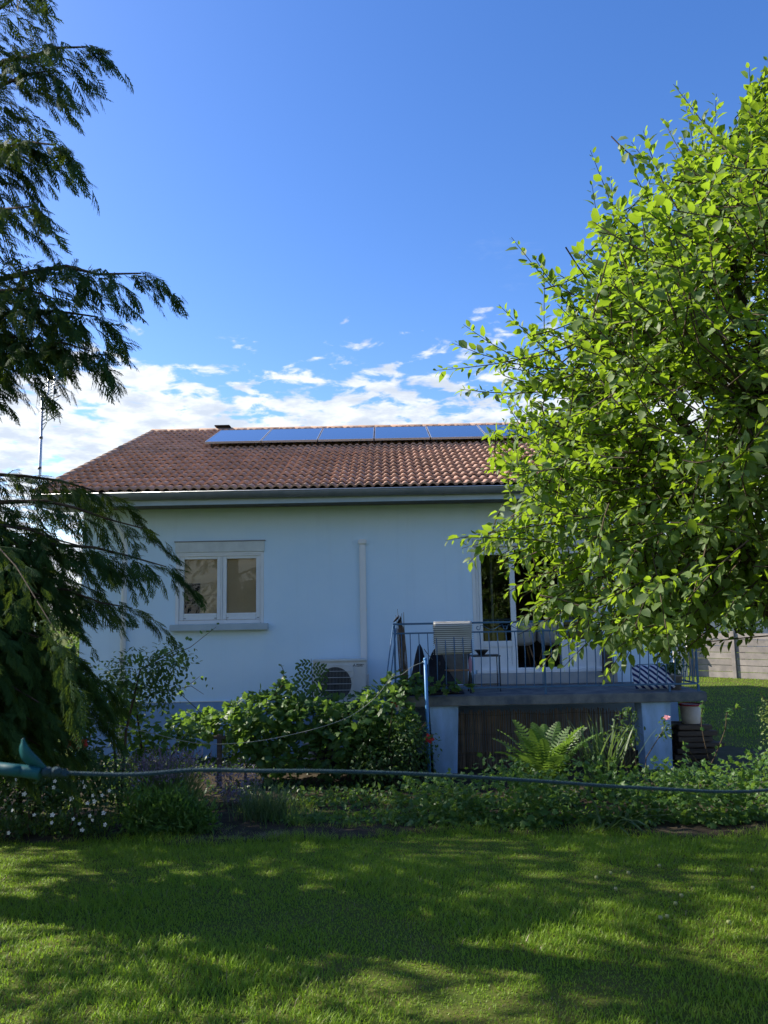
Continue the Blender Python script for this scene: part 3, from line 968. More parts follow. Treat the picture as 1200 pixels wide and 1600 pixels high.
duct = empty('duct_cover', (-0.38, WY, 0.6), 'white vertical pipe duct running down the facade to the air conditioner', 'duct')
MB().bbox(-0.435, -0.325, WY - 0.055, WY - 0.001, 0.60, 3.07, 0.012).build('trunking', M['white'], duct)
MB().bbox(-0.452, -0.308, WY - 0.075, WY - 0.001, 3.07, 3.16, 0.016).build('end_cap', M['white'], duct)
MB().bbox(-0.442, -0.318, WY - 0.062, WY - 0.001, 1.95, 2.0, 0.006).build('joint_sleeve', M['white'], duct)

# ------------------------------------------------------------------ balcony
bal = empty('balcony', (2.3, 12.2, -0.42), 'grey stained concrete balcony slab carried on two pillars before the patio door', 'balcony')
BX0, BX1, BY = 0.08, 4.60, 11.33
MB().bbox(BX0, BX1, BY, WY - 0.02, 0.555, 0.692, 0.012).build('slab', M['slab'], bal)
for x0, x1, x2, x3 in ((0.60, 1.02, 0.66, 0.97), (3.66, 4.08, 3.68, 4.05)):
    pts = [(x0, BY + 0.05, 0.553), (x1, BY + 0.05, 0.553), (x3, BY + 0.05, -0.55), (x2, BY + 0.05, -0.55)]
    MB().prism(pts[::-1], (0, 0.32, 0)).build('pillar', M['pillar'], bal)
MB().box(0.35, 0.40, 11.5, 13.0, -0.5, 0.55).build('under_panel', M['wood'], bal)

rail = empty('balcony_railing', (2.3, BY + 0.08, 0.692), 'blue painted wrought iron balcony railing with bellied balusters', 'railing')
RY = BY + 0.10
RXE = 4.52
z_top, z_mid, z_bot = 1.735, 1.60, 0.80
MB().bbox(BX0 + 0.02, RXE, RY - 0.022, RY + 0.022, z_top - 0.012, z_top + 0.016, 0.004).build('top_rail', M['blue'], rail)
MB().bbox(BX0 + 0.02, RXE, RY - 0.012, RY + 0.012, z_mid - 0.010, z_mid + 0.012, 0.003).build('mid_rail', M['blue'], rail)
MB().bbox(BX0 + 0.02, RXE, RY - 0.014, RY + 0.014, z_bot - 0.012, z_bot + 0.012, 0.003).build('bottom_rail', M['blue'], rail)
for zz, tt in ((z_top, 0.02), (z_mid, 0.012), (z_bot, 0.014)):
    MB().bbox(RXE - tt, RXE + tt, RY + 0.026, WY - 0.06, zz - 0.011, zz + 0.013, 0.003).build('side_rail', M['blue'], rail)
def belly(t):
    return 0.085 * math.sin(math.pi * min(1, (1 - t) / 0.75)) ** 2 * (1 if t > 0 else 0)
def baluster(px, py, nx, ny, name='baluster'):
    pts = []
    for i in range(11):
        t = i / 10
        z = z_bot + (z_mid - z_bot) * t
        s_ = 0.075 * math.sin(math.pi * (1 - t) ** 0.8) ** 1.6
        pts.append((px + nx * s_, py + ny * s_, z))
    MB().tube(pts, 0.0075, 6, False).build(name, M['blue'], rail)
nb = 34
for i in range(nb):
    baluster(BX0 + 0.14 + i * (RXE - BX0 - 0.22) / (nb - 1), RY, 0, -1)
for i in range(9):
    baluster(RXE, RY + 0.16 + i * 0.165, 1, 0)
for x in (0.12, 0.50, 2.3, 4.1, RXE):
    MB().bbox(x - 0.016, x + 0.016, RY - 0.016, RY + 0.016, 0.693, z_bot - 0.014, 0.003).build('rail_foot', M['blue'], rail)
for x in (0.12, 2.30, RXE):
    MB().bbox(x - 0.014, x + 0.014, RY - 0.014, RY + 0.014, z_bot + 0.013, z_top - 0.014, 0.003).build('post', M['blue'], rail)
def scroll(cx, flip):
    pts = []
    for i in range(40):
        t = i / 39
        if t < 0.35:
            a_ = t / 0.35 * 4.4 + 1.2
            r_ = 0.012 + 0.028 * t / 0.35
            pts.append((cx + flip * (-0.20 + r_ * math.cos(a_)), RY, (z_mid + z_top) / 2 + r_ * math.sin(a_)))
        elif t > 0.65:
            a_ = (1 - t) / 0.35 * 4.4 + 1.2
            r_ = 0.012 + 0.028 * (1 - t) / 0.35
            pts.append((cx + flip * (0.20 - r_ * math.cos(a_)), RY, (z_mid + z_top) / 2 + r_ * math.sin(a_)))
        else:
            u = (t - 0.35) / 0.3
            pts.append((cx + flip * (-0.17 + 0.34 * u), RY, (z_mid + z_top) / 2 - 0.035 * math.cos(math.pi * (u - 0.5) * 2) + 0.0))
    MB().tube(pts, 0.005, 5, False).build('scroll', M['blue'], rail)
for cx in (1.55, 1.95, 3.6):
    scroll(cx, 1)

# reed screen under the balcony
rs = empty('reed_screen', (2.3, 11.75, -0.42), 'dark weathered reed screen closing the space under the balcony', 'screen')
parts = MB()
x = 1.03
while x < 3.66:
    rr = rnd.uniform(0.004, 0.0075)
    top = 0.44 + rnd.uniform(-0.05, 0.02) + 0.02 * math.sin(x * 5)
    parts.tube([(x, 11.72 + rnd.uniform(-.012, .012), -0.5), (x + rnd.uniform(-.008, .008), 11.72 + rnd.uniform(-.012, .012), top)], [rr, rr * 0.8], 5, False)
    x += rr * 1.9 + rnd.uniform(0, 0.003)
tag(parts.build('reed_field', M['reed'], rs), kind='stuff')
for z in (-0.2, 0.10, 0.38):
    pts = [(1.02 + 0.1 * i, 11.705 + 0.004 * math.sin(i * 2), z + 0.012 * math.sin(i * .8)) for i in range(28)]
    MB().tube(pts, 0.003, 4, False).build('binding_wire', M['darkmetal'], rs)

# rug over the railing
rug = empty('striped_rug', (0.97, RY, 1.3), 'grey and cream striped woven rug hung over the balcony railing', 'rug')
V, F = [], []
path_ = [(RY - 0.040 - 0.012 * math.sin(i * 0.6), 1.285 + (z_top - 1.30) * i / 14) for i in range(15)] + [(RY - 0.030, z_top + 0.015), (RY - 0.008, z_top + 0.027), (RY + 0.02, z_top + 0.024), (RY + 0.034, z_top + 0.004)] + [(RY + 0.036, z_top - 0.06 * i) for i in range(1, 6)]
nx_ = 17
for i in range(nx_):
    u = i / (nx_ - 1)
    for j, (py, pz) in enumerate(path_):
        wob = 0.006 * math.sin(u * 9 + j * .3)
        V.append((0.695 + 0.56 * u - (0.004 * (14 - j) * (0.5 - u) * -0.5 if j < 14 else 0), py + wob * (1 if j < 12 else 0.2), pz + (0.018 * (u - .3) if j == 0 else 0.012 * (u - .3) * max(0, 1 - j / 6))))
for i in range(nx_ - 1):
    for j in range(len(path_) - 1):
        a = i * len(path_) + j
        F.append((a, a + len(path_), a + len(path_) + 1, a + 1))
ro = MB().add(V, F, True).build('cloth', M['rug'], rug)
md = ro.modifiers.new('thick', 'SOLIDIFY')
md.thickness = 0.008
for j in range(15):
    z = 1.30 + j * 0.0305
    for xx in (0.690, 1.258):
        MB().tube([(xx, RY - 0.045, z), (xx + (0.012 if xx > 1 else -0.012), RY - 0.046, z - 0.008)], 0.004, 4).build('tassel', M['rug'], rug)

# things on the balcony
bird = empty('bird_figure', (0.17, RY, z_top + 0.016), 'small dark bird-shaped ornament perched on the left end of the railing', 'ornament')
bd = MB()
bd.tube([(0.105, RY, z_top + 0.03), (0.14, RY, z_top + 0.065), (0.175, RY, z_top + 0.10), (0.185, RY, z_top + 0.135)], [0.004, 0.016, 0.017, 0.003], 8)
bd.build('body', M['blackcloth'], bird)
MB().tube([(0.165, RY + 0.01, z_top + 0.02), (0.20, RY + 0.01, z_top + 0.05), (0.212, RY + 0.01, z_top + 0.085), (0.205, RY + 0.01, z_top + 0.125)], [0.010, 0.024, 0.014, 0.004], 8).build('wing', M['blackcloth'], bird)

st = empty('stick_bundle', (0.24, RY + 0.10, 0.692), 'bundle of thin brown sticks standing in the left balcony corner', 'sticks')
sm_ = MB()
for i in range(46):
    a0 = rnd.uniform(0, 6.28)
    r0 = 0.055 * math.sqrt(rnd.random())
    h_ = rnd.uniform(0.95, 1.12) if i < 40 else rnd.uniform(1.16, 1.28)
    bx, by = 0.26 + r0 * math.cos(a0), RY + 0.12 + r0 * math.sin(a0)
    tx = 0.205 + r0 * 1.1 * math.cos(a0) + (rnd.uniform(-.05, .10) if i >= 40 else 0)
    sm_.tube([(bx, by, 0.693), ((bx + tx) / 2 + rnd.uniform(-.01, .01), by, 0.693 + h_ * .5), (tx, by + rnd.uniform(-.02, .02), 0.693 + h_)], [0.006, 0.005, 0.003], 5)
tag(sm_.build('twig_mass', M['drytwig'], st), kind='stuff')
MB().lathe([(0.06, 0), (0.072, 0.006), (0.072, 0.03), (0.06, 0.036)], (0.24, RY + 0.12, 1.05), 14).build('binding', M['drytwig'], st)

for k, (xa, xb, lab) in enumerate(((0.10, -0.03, 'thin blue metal rod leaning outward at the balcony left corner, outer one'), (0.15, 0.03, 'thin blue metal rod leaning outward at the balcony left corner, inner one'))):
    t = empty('leaning_rod', (xb, BY - 0.03, 0.0), lab, 'rod', 'blue rods at the balcony corner')
    MB().tube([(xb, BY - 0.06, -0.42 + 0.0), (xb + 0.01, BY - 0.05, 0.9), (xa, BY + 0.055, 1.71)], 0.009, 8).build('shaft', M['blue'], t)
    MB().lathe([(0.0, 0.0), (0.012, 0.002), (0.012, 0.03), (0.009, 0.035)], (xb, BY - 0.06, -0.425), 10).build('foot_cap', M['darkmetal'], t)

# dark cover over something on the balcony
cov = empty('black_cover', (0.62, 11.85, 0.692), 'black cloth draped in two humps over furniture behind the left railing', 'cover')
def cover_h(x, y):
    a = 0.74 * math.exp(-((x - 0.50) / 0.13) ** 2 - ((y - 11.85) / 0.16) ** 2)
    b = 0.68 * math.exp(-((x - 0.76) / 0.20) ** 2 - ((y - 11.9) / 0.20) ** 2)
    c = 0.40 * math.exp(-((x - 0.68) / 0.36) ** 4 - ((y - 11.9) / 0.26) ** 4)
    return max(a, b, c) + 0.02 * math.sin(x * 23) * math.sin(y * 17) * (0.5)
V, F = [], []
nn = 26
for j in range(nn):
    for i in range(nn):
        x, y = 0.26 + 0.88 * i / (nn - 1), 11.60 + 0.6 * j / (nn - 1)
        V.append((x, y, 0.696 + max(0, cover_h(x, y))))
for j in range(nn - 1):
    for i in range(nn - 1):
        a = j * nn + i
        F.append((a, a + 1, a + nn + 1, a + nn))
MB().add(V, F, True).build('cloth', M['blackcloth'], cov)
MB().tube([(0.56, 11.66, 1.36), (0.60, 11.645, 1.30), (0.68, 11.64, 1.20)], 0.006, 5).build('strap', M['greycloth'], cov)

dc = empty('folding_chair', (1.03, 11.95, 0.692), 'folded canvas chair with grey back and wooden crossbar behind the rug', 'chair')
MB().bbox(0.80, 1.24, 12.02, 12.04, 0.80, 1.50, 0.004).build('canvas_back', M['greycloth'], dc)
MB().tube([(0.78, 11.78, 1.03), (1.26, 11.78, 1.03)], 0.014, 8).build('crossbar', M['woodwarm'], dc)
for x in (0.79, 1.245):
    MB().tube([(x, 11.72, 0.694), (x, 12.05, 1.52)], 0.012, 8).build('leg', M['darkmetal'], dc)
    MB().tube([(x, 12.06, 0.694), (x, 11.74, 1.16)], 0.012, 8).build('leg', M['darkmetal'], dc)

um = empty('folded_umbrella', (1.25, 11.68, 0.692), 'slim folded umbrella with mauve cloth and dark handle beside the rug', 'umbrella')
MB().tube([(1.27, 11.68, 0.694), (1.235, 11.68, 1.30)], 0.007, 8).build('shaft', M['darkmetal'], um)
MB().lathe([(0.008, 0.0), (0.022, 0.03), (0.030, 0.10), (0.022, 0.20), (0.006, 0.24)], (1.245, 11.68, 1.00), 12).build('canopy', M['pink'], um)
MB().tube([(1.235, 11.68, 1.30), (1.23, 11.68, 1.325), (1.215, 11.68, 1.33)], 0.010, 8).build('handle', M['white'], um)

tb = empty('side_table', (1.50, 12.05, 0.692), 'small black metal side table on the balcony right of the rug', 'table')
MB().bbox(1.29, 1.73, 11.88, 12.22, 1.215, 1.235, 0.004).build('table_top', M['darkmetal'], tb)
for x in (1.305, 1.715):
    for y in (11.90, 12.20):
        MB().tube([(x, y, 0.694), (x, y, 1.214)], 0.008, 8).build('leg', M['darkmetal'], tb)
MB().bbox(1.30, 1.72, 11.895, 11.905, 0.80, 0.815, 0.002).build('stretcher', M['darkmetal'], tb)
bw = empty('bowl', (1.46, 12.02, 1.236), 'small dark bowl standing on the black side table', 'bowl')
MB().lathe([(0.0, 0.0), (0.045, 0.0), (0.05, 0.008), (0.085, 0.05), (0.108, 0.072), (0.103, 0.073), (0.08, 0.052), (0.04, 0.014), (0.0, 0.012)], (1.46, 12.02, 1.236), 20).build('dish', M['darkmetal'], bw)
MB().lathe([(0.10, 0.070), (0.112, 0.072), (0.112, 0.078), (0.10, 0.076)], (1.46, 12.02, 1.236), 20).build('rim', M['darkmetal'], bw)

tr = empty('black_tray', (0.55, 11.56, 0.692), 'low black oval tray lying on the slab behind the blue pole', 'tray')
tv_ = MB()
prof = [(0.0, 0.004), (0.24, 0.004), (0.28, 0.05), (0.29, 0.052), (0.25, 0.0)]
n = 24
V = [(0.55 + r_ * math.cos(6.2832 * k / n), 11.60 + 0.34 * r_ * math.sin(6.2832 * k / n), 0.694 + h_) for r_, h_ in prof for k in range(n)]
F = [(i * n + k, i * n + (k + 1) % n, (i + 1) * n + (k + 1) % n, (i + 1) * n + k) for i in range(4) for k in range(n)]
tv_.add(V, F, True).build('dish', M['blackcloth'], tr)

sp = empty('wooden_stump', (3.63, 12.9, 0.695), 'brown wooden post stub standing by the right door leaf', 'post')
MB().tube([(3.62, 12.84, 0.90 - 0.03), (3.615, 12.84, 1.10), (3.60, 12.84, 1.30)], [0.10, 0.085, 0.075], 12).build('trunk', M['wood'], sp)
MB().lathe([(0.0, 0), (0.12, 0), (0.125, 0.012), (0.10, 0.02)], (3.62, 12.84, 0.870), 14).build('base_plate', M['darkmetal'], sp)

cu_ = empty('striped_cushion', (3.95, 11.75, 0.692), 'navy blue and white diagonally striped cushion lying by the railing', 'cushion')
V, F = [], []
nn = 14
for side in (0, 1):
    for j in range(nn):
        for i in range(nn):
            u, v_ = -1 + 2 * i / (nn - 1), -1 + 2 * j / (nn - 1)
            puff = 0.085 * (1 - u ** 4) ** .5 * (1 - v_ ** 4) ** .5
            X_, Z_ = u * 0.32 * (1 - 0.05 * v_ * v_), v_ * 0.17 * (1 - 0.06 * u * u)
            V.append((3.98 + X_, 11.70 + Z_ * 0.45 + (puff if side else -puff), 0.885 + Z_ + 0.01 * math.sin(u * 7)))
for side in (0, 1):
    o_ = side * nn * nn
    for j in range(nn - 1):
        for i in range(nn - 1):
            a = o_ + j * nn + i
            F.append((a, a + 1, a + nn + 1, a + nn) if side == 0 else (a, a + nn, a + nn + 1, a + 1))
MB().add(V, F, True).build('cover', M['cushion'], cu_)
MB().tube([(3.66, 11.60, 1.04), (3.70, 11.58, 1.075), (3.9, 11.58, 1.08), (4.1, 11.60, 1.07)], 0.006, 6).build('piping', M['blue'], cu_)

# ------------------------------------------------------------------ leaf templates
def tmpl_oval(aspect=0.64, fold=0.10, curl=0.18, ns=5):
    ts, ws = ([0, 0.26, 0.66, 1.0], [0.02, 0.92, 0.86, 0.0]) if ns < 5 else ([0, 0.20, 0.52, 0.80, 1.0], [0.02, 0.80, 1.0, 0.58, 0.0])
    V, T = [], []
    for t, w_ in zip(ts, ws):
        z = -curl * t * t
        V += [(t, -aspect / 2 * w_, z + fold * w_ * aspect), (t, 0, z), (t, aspect / 2 * w_, z + fold * w_ * aspect)]
    V = V[1:2] + V[3:-3] + V[-2:-1]
    n_ = len(ts) - 2
    T += [(0, 2, 1), (0, 3, 2)]
    for i in range(n_ - 1):
        a, b = 1 + 3 * i, 4 + 3 * i
        T += [(a, a + 1, b + 1), (a, b + 1, b), (a + 1, a + 2, b + 2), (a + 1, b + 2, b + 1)]
    e, a = len(V) - 1, 1 + 3 * (n_ - 1)
    T += [(a, a + 1, e), (a + 1, a + 2, e)]
    return np.array(V, float), np.array(T, int)
def tmpl_small(aspect=0.6):
    V = [(0, 0, 0), (0.45, -aspect / 2, 0.06), (1, 0, -0.08), (0.45, aspect / 2, 0.06), (0.5, 0, 0.0)]
    return np.array(V, float), np.array([(0, 1, 4), (1, 2, 4), (2, 3, 4), (3, 0, 4)])
def tmpl_lobed(k=5, depth=0.32):
    """vine or geranium leaf: rounded outline with pointed lobes, stalk at the origin"""
    V = [(0.42, 0, 0.05)]
    N_ = k * 4
    for i in range(N_ + 1):
        a = -2.55 + 5.1 * i / N_
        ph = (i % 4)
        r_ = 0.5 * (1.0 if ph == 2 else (1 - depth * 0.55 if ph in (1, 3) else 1 - depth))
        r_ *= (1.12 if abs(a) < 0.7 else 1.0 if abs(a) < 1.7 else 0.82)
        V.append((0.42 + r_ * math.cos(a), r_ * math.sin(a) * 1.05, -0.10 * (r_ / .5) ** 2 * abs(math.sin(a * 1.5)) - 0.04))
    V.append((0.02, 0, 0.02))
    T = [(0, i, i + 1) for i in range(1, N_ + 1)]
    T += [(0, N_ + 1, N_ + 2), (0, N_ + 2, 1)]
    return np.array(V, float), np.array(T, int)
def tmpl_blade(w_=0.05, bend=0.5):
    V, T = [], []
    for t, ww in ((0, 1.0), (0.35, 0.95), (0.7, 0.65), (1.0, 0.0)):
        V += [(t * (1 - 0.25 * bend * t), -w_ / 2 * ww, -bend * 0.5 * t * t), (t * (1 - 0.25 * bend * t), w_ / 2 * ww, -bend * 0.5 * t * t)]
    for i in range(3):
        a = 2 * i
        T += [(a, a + 1, a + 3), (a, a + 3, a + 2)]
    return np.array(V, float), np.array(T, int)
def strip(V, T, p, d, length, w0, w1, nrm, droop=0.0):
    d = d / np.linalg.norm(d)
    s_ = np.cross(nrm, d)
    s_ = s_ / max(np.linalg.norm(s_), 1e-9)
    e = p + d * length - nrm * droop
    b = len(V)
    V += [p - s_ * w0 / 2, p + s_ * w0 / 2, e + s_ * w1 / 2, e - s_ * w1 / 2]
    T += [(b, b + 1, b + 2), (b, b + 2, b + 3)]
    return e
def tmpl_spray(seed):
    """flat scaly cypress spray along +x, unit length"""
    q = np.random.default_rng(seed)
    V, T = [], []
    up = np.array([0, 0, 1.0])
    p = np.zeros(3)
    NS = 7
    pts = []
    for i in range(NS):
        t = i / NS
        d = np.array([1.0, 0.12 * math.sin(i * 1.3 + seed), -0.34 * t])
        e = strip(V, T, p, d, 1.0 / NS, 0.045 * (1 - 0.6 * t), 0.045 * (1 - 0.6 * (t + 1 / NS)), up)
        pts.append((p, t))
        p = e
    for i, (p0, t) in enumerate(pts):
        for sgn in (-1, 1):
            ln = (0.46 * (1 - t) ** 0.7 + 0.08) * q.uniform(0.65, 1.25)
            a = q.uniform(0.40, 0.75)
            base = p0 + np.array([0.5 / NS * (sgn > 0), 0, 0])
            d = np.array([math.cos(a), sgn * math.sin(a), -0.20 - 0.2 * q.random()])
            m1 = strip(V, T, base, d, ln, 0.060, 0.010, up, 0.05 * ln)
            for tt, s2 in ((0.25, 1), (0.5, -1)):
                b0 = base + (m1 - base) * tt
                d3 = d + np.array([0.5, s2 * 0.6 * sgn, -0.15])
                d3 = d3 / np.linalg.norm(d3)
                n_ = len(V)
                sd = np.cross(up, d3) * 0.026
                V += [b0 - sd, b0 + sd, b0 + d3 * ln * q.uniform(0.4, 0.6)]
                T += [(n_, n_ + 1, n_ + 2)]
    return np.array(V), np.array(T, int)
def tmpl_frond(seed):
    """fern frond: arching midrib with paired pinnae"""
    q = np.random.default_rng(seed)
    V, T = [], []
    up = np.array([0, 0, 1.0])
    p = np.zeros(3)
    NS = 20
    for i in range(NS):
        t = i / NS
        d = np.array([1.0 - 0.3 * t, 0, 0.45 - 1.15 * t])
        e = strip(V, T, p, d, 1.0 / NS, 0.012, 0.010, np.array([0, 0, 1.0]) if t < .9 else up)
        if t > 0.12:
            ln = 0.15 * math.sin(math.pi * min(1, (t - 0.05) / 0.95) ** 0.7) + 0.02
            for sgn in (-1, 1):
                d2 = np.array([0.35, sgn, -0.15])
                m1 = strip(V, T, p, d2, ln * 0.6, 0.026, 0.024, up)
                strip(V, T, m1, d2 + np.array([0.15, 0, -0.1]), ln * 0.4, 0.030, 0.002, up)
        p = e
    return np.array(V), np.array(T, int)
OVAL = tmpl_oval()
OVAL2 = tmpl_oval(0.5, 0.16, 0.30)
SMALL = tmpl_small()
NARROW = tmpl_small(0.28)
VINE = tmpl_lobed(5, 0.34)
GERAN = tmpl_lobed(5, 0.42)
SPRAYS = [tmpl_spray(s) for s in range(5)]
FERN = tmpl_frond(3)

def foliage(name, V, T, mat, parent, smooth=False):
    o = link(name, arrays_mesh(name, V, T, smooth), parent, mat)
    o['kind'] = 'stuff'
    return o

def leaf_parts(tmpl, P, D, U, S, idx, mat, parent, smooth=True, name='leaf'):
    """the leaves listed in idx as single objects sharing one mesh"""
    key = 'leaf_blade_' + mat.name
    me = bpy.data.meshes.get(key)
    if me is None:
        me = arrays_mesh(key, tmpl[0], tmpl[1], smooth)
        me.materials.append(mat)
    Mx = frames(np.asarray(D, float)[idx], np.asarray(U, float)[idx])
    o0 = Matrix.Translation(-origin(parent))
    for k, i in enumerate(idx):
        o = bpy.data.objects.new(name, me)
        COL.objects.link(o)
        o.parent = parent
        o.matrix_parent_inverse = o0
        m4 = Matrix(Mx[k].tolist()).to_4x4()
        m4 = Matrix.Translation(P[i].tolist()) @ m4 @ Matrix.Diagonal((S[i], S[i], S[i], 1))
        o.matrix_basis = m4

def visible_size(P, S):
    """how large a leaf shows from the camera, zero outside the frame"""
    c = np.array([0, 0, 1.9])
    d = P - c
    a = R_(7.5)
    z = d[:, 1] * math.cos(a) + d[:, 2] * math.sin(a)
    y = -d[:, 1] * math.sin(a) + d[:, 2] * math.cos(a)
    u, v_ = d[:, 0] / z * 1202, y / z * 1202
    ok = (z > 0.3) & (np.abs(u) < 610) & (np.abs(v_) < 810)
    return np.where(ok, S / np.maximum(z, .3), 0)

# ------------------------------------------------------------------ apple tree on the right
AC_ = np.array([3.25, 5.65])
apple = empty('apple_tree', (AC_[0] + 0.1, AC_[1] + 0.1, gz(0, 5.7)), 'big leafy apple tree on the right, sunlit bright green, hiding the house corner', 'tree')
zk = np.array([1.35, 1.75, 2.1, 2.5, 3.0, 3.6, 4.1, 4.6, 5.0, 5.5, 5.9, 6.4])
xk = np.array([1.55, 1.12, 0.92, 0.78, 0.82, 0.70, 0.98, 1.52, 2.02, 2.58, 3.00, 3.25])
def crown_r(z):
    return AC_[0] - np.interp(z, zk, xk)
hub = np.array([AC_[0] + 0.05, AC_[1] + 0.1, 1.35])
trunk = MB().tube([(AC_[0] + 0.15, AC_[1] + 0.12, -0.4), (AC_[0] + 0.12, AC_[1] + 0.1, 0.3), (AC_[0] + 0.02, AC_[1] + 0.14, 0.9), tuple(hub)], [0.17, 0.14, 0.125, 0.12], 12)
trunk.build('trunk', M['bark'], apple)
limb_nodes = []
q = random.Random(5)
for k in range(13):
    th = 2 * math.pi * k / 13 + q.uniform(-.2, .2)
    zt = [2.0, 3.2, 4.4, 2.4, 4.9, 3.0, 4.0][k % 7] + q.uniform(-.2, .2)
    rr = float(crown_r(zt)) * 0.60
    end = np.array([AC_[0] + rr * math.cos(th), AC_[1] + rr * 0.9 * math.sin(th), zt])
    pts, rad = [], []
    for i in range(9):
        t = i / 8
        mid = hub + (end - hub) * t
        arch = 0.35 * math.sin(math.pi * t) * (1 if zt < 3.2 else 0.2)
        jit = np.array([q.uniform(-.07, .07), q.uniform(-.07, .07), q.uniform(-.05, .05)]) * (1 if 0 < i < 8 else 0)
        p = mid + np.array([0, 0, arch]) + jit
        pts.append(tuple(p))
        rad.append(0.062 * (1 - t) + 0.012)
        if t > 0.2:
            limb_nodes.append(p)
    MB().tube(pts, rad, 8).build('limb', M['bark'], apple)
limb_nodes = np.array(limb_nodes)
# shoots: start near a limb, end somewhere in the crown; leaves run along them
NT = 4100
ends, starts = [], []
while len(ends) < NT:
    z = q.uniform(1.4, 6.1)
    if q.random() > min(1, float(crown_r(z)) / 2.3):
        continue
    th = q.uniform(0, 2 * math.pi)
    f_ = 0.42 + 0.58 * q.random() ** 0.6
    lump = 1 + 0.10 * math.sin(3 * th + z * 2.1) + 0.10 * math.sin(7 * th - z * 3.3) + 0.06 * math.sin(13 * th + z * 5.1)
    rr = float(crown_r(z)) * f_ * (0.93 * lump)
    e = np.array([AC_[0] + rr * math.cos(th), AC_[1] + rr * 0.92 * math.sin(th), z])
    if e[2] < (1.88 if e[0] / max(e[1], 1) > 0.40 else 1.60 + max(0, 5.2 - e[1]) * 0.2):
        continue
    gap_n = math.sin(e[0] * 4.1 + 1.2 * math.sin(e[2] * 3.0)) * math.sin(e[2] * 4.3 + e[1]) * math.sin(e[1] * 3.7 + 0.7 * e[0])
    if gap_n < -0.28 and f_ > 0.55:
        continue
    ends.append(e)
ends = np.array(ends)
for e_, in [((0.62, 5.4, 3.55),), ((0.50, 5.6, 3.62),), ((0.66, 5.5, 2.36),), ((0.52, 5.4, 2.42),), ((1.05, 5.3, 4.42),), ((1.25, 5.6, 1.62),), ((1.42, 5.2, 1.60),), ((2.14, 5.6, 5.45),), ((2.50, 5.5, 5.72),), ((1.60, 5.5, 4.95),), ((2.08, 5.4, 5.40),), ((2.36, 5.3, 5.62),), ((2.62, 5.6, 5.80),), ((2.45, 5.7, 5.85),), ((1.46, 5.5, 4.80),), ((1.02, 5.4, 4.40),), ((0.86, 5.5, 4.02),), ((0.70, 5.6, 3.75),), ((0.58, 5.5, 3.45),), ((0.62, 5.3, 2.50),), ((0.98, 5.4, 2.05),), ((1.02, 5.5, 1.70),), ((1.75, 5.5, 5.15),), ((1.9, 5.3, 5.3),)]:
    ends = np.vstack([ends, np.array(e_)[None]])
tw = MB()
LP, LD, LU, LS = [], [], [], []
for i, e in enumerate(ends):
    dist = np.linalg.norm(limb_nodes - e, axis=1)
    s0 = limb_nodes[int(np.argmin(dist))]
    ln = np.linalg.norm(e - s0)
    vec = (e - s0) / max(ln, 1e-6)
    outw = np.array([e[0] - AC_[0], e[1] - AC_[1], (e[2] - 3.0) * 0.6])
    outw /= max(np.linalg.norm(outw), 1e-6)
    L_ = q.uniform(0.28, 0.62) if i < NT else q.uniform(0.7, 0.95)
    wob_ = np.array([q.gauss(0, .5), q.gauss(0, .5), q.gauss(0.05, .45)])
    vec = vec * 0.45 + outw * 0.45 + wob_ * (1 if i < NT else 0.3) + np.array([0, 0, 0.3 if (i >= NT and e[2] > 3.8) else 0.0])
    vec /= np.linalg.norm(vec)
    if e[2] < 2.5:
        vec[2] = -abs(vec[2])
    st0 = e - vec * L_
    bendv = np.array([0, 0, 0.30 if e[2] > 2.6 else -0.18]) + np.array([q.uniform(-.25, .25) for _ in range(3)])
    pts = []
    for k in range(6):
        t = k / 5
        pts.append(st0 + vec * L_ * t + bendv * L_ * t * t * 0.7)
    if (i % 4 == 0 or i >= NT) and np.linalg.norm(st0 - s0) < 0.75:
        tw.tube([tuple(s0), tuple((s0 + st0) / 2 + np.array([q.uniform(-.07, .07), q.uniform(-.07, .07), q.uniform(-.02, .09)])), tuple(st0)], [0.011, 0.008, 0.006], 4, False)
    tw.tube([tuple(p) for p in pts], [0.006, 0.0055, 0.005, 0.0045, 0.0035, 0.002], 3, False)
    nl = int(10 + 20 * L_) + (10 if i >= NT else 0)
    tip = pts[-1] - pts[-2]
    for j in range(nl):
        t = 0.12 + 0.88 * (j + q.random() * 0.6) / nl
        kf = min(t, 0.999) * 5
        k0 = int(kf)
        p = pts[k0] + (pts[min(k0 + 1, 5)] - pts[k0]) * (kf - k0)
        ax = pts[min(k0 + 1, 5)] - pts[k0]
        ax = ax / np.linalg.norm(ax)
        ph = j * 2.4 + i
        pr = np.cross(ax, [0, 0, 1.0])
        pr = pr / max(np.linalg.norm(pr), 1e-6)
        pb = np.cross(pr, ax)
        side = pr * math.cos(ph) + pb * math.sin(ph)
        d = side * 0.8 + ax * (0.45 + 0.6 * t) + np.array([0, 0, -0.12])
        LP.append(p + side * 0.012)
        LD.append(d)
        LU.append(np.array([0, 0, 1.0]) + outw * 0.35 + np.array([q.gauss(0, .45) for _ in range(3)]))
        LS.append((0.046 + 0.058 * q.random() ** 1.2) * (0.65 if t > 0.93 else 1))
tag(tw.build('twig_mass', M['twig'], apple), kind='stuff')
LP, LD, LU, LS = np.array(LP), np.array(LD), np.array(LU), np.array(LS)
vis = visible_size(LP, LS)
front = vis * (np.linalg.norm(LP - np.array([0, 0, 1.9]), axis=1) < 6.4)
edge = front * np.where((LP[:, 0] < 2.9), 1.0, 0.8)
pick = np.argsort(-edge)[:300]
leaf_parts(OVAL, LP, LD, LU, LS, pick, M['apple'], apple)
keep = np.ones(len(LP), bool)
keep[pick] = False
ki = np.nonzero(keep)[0]
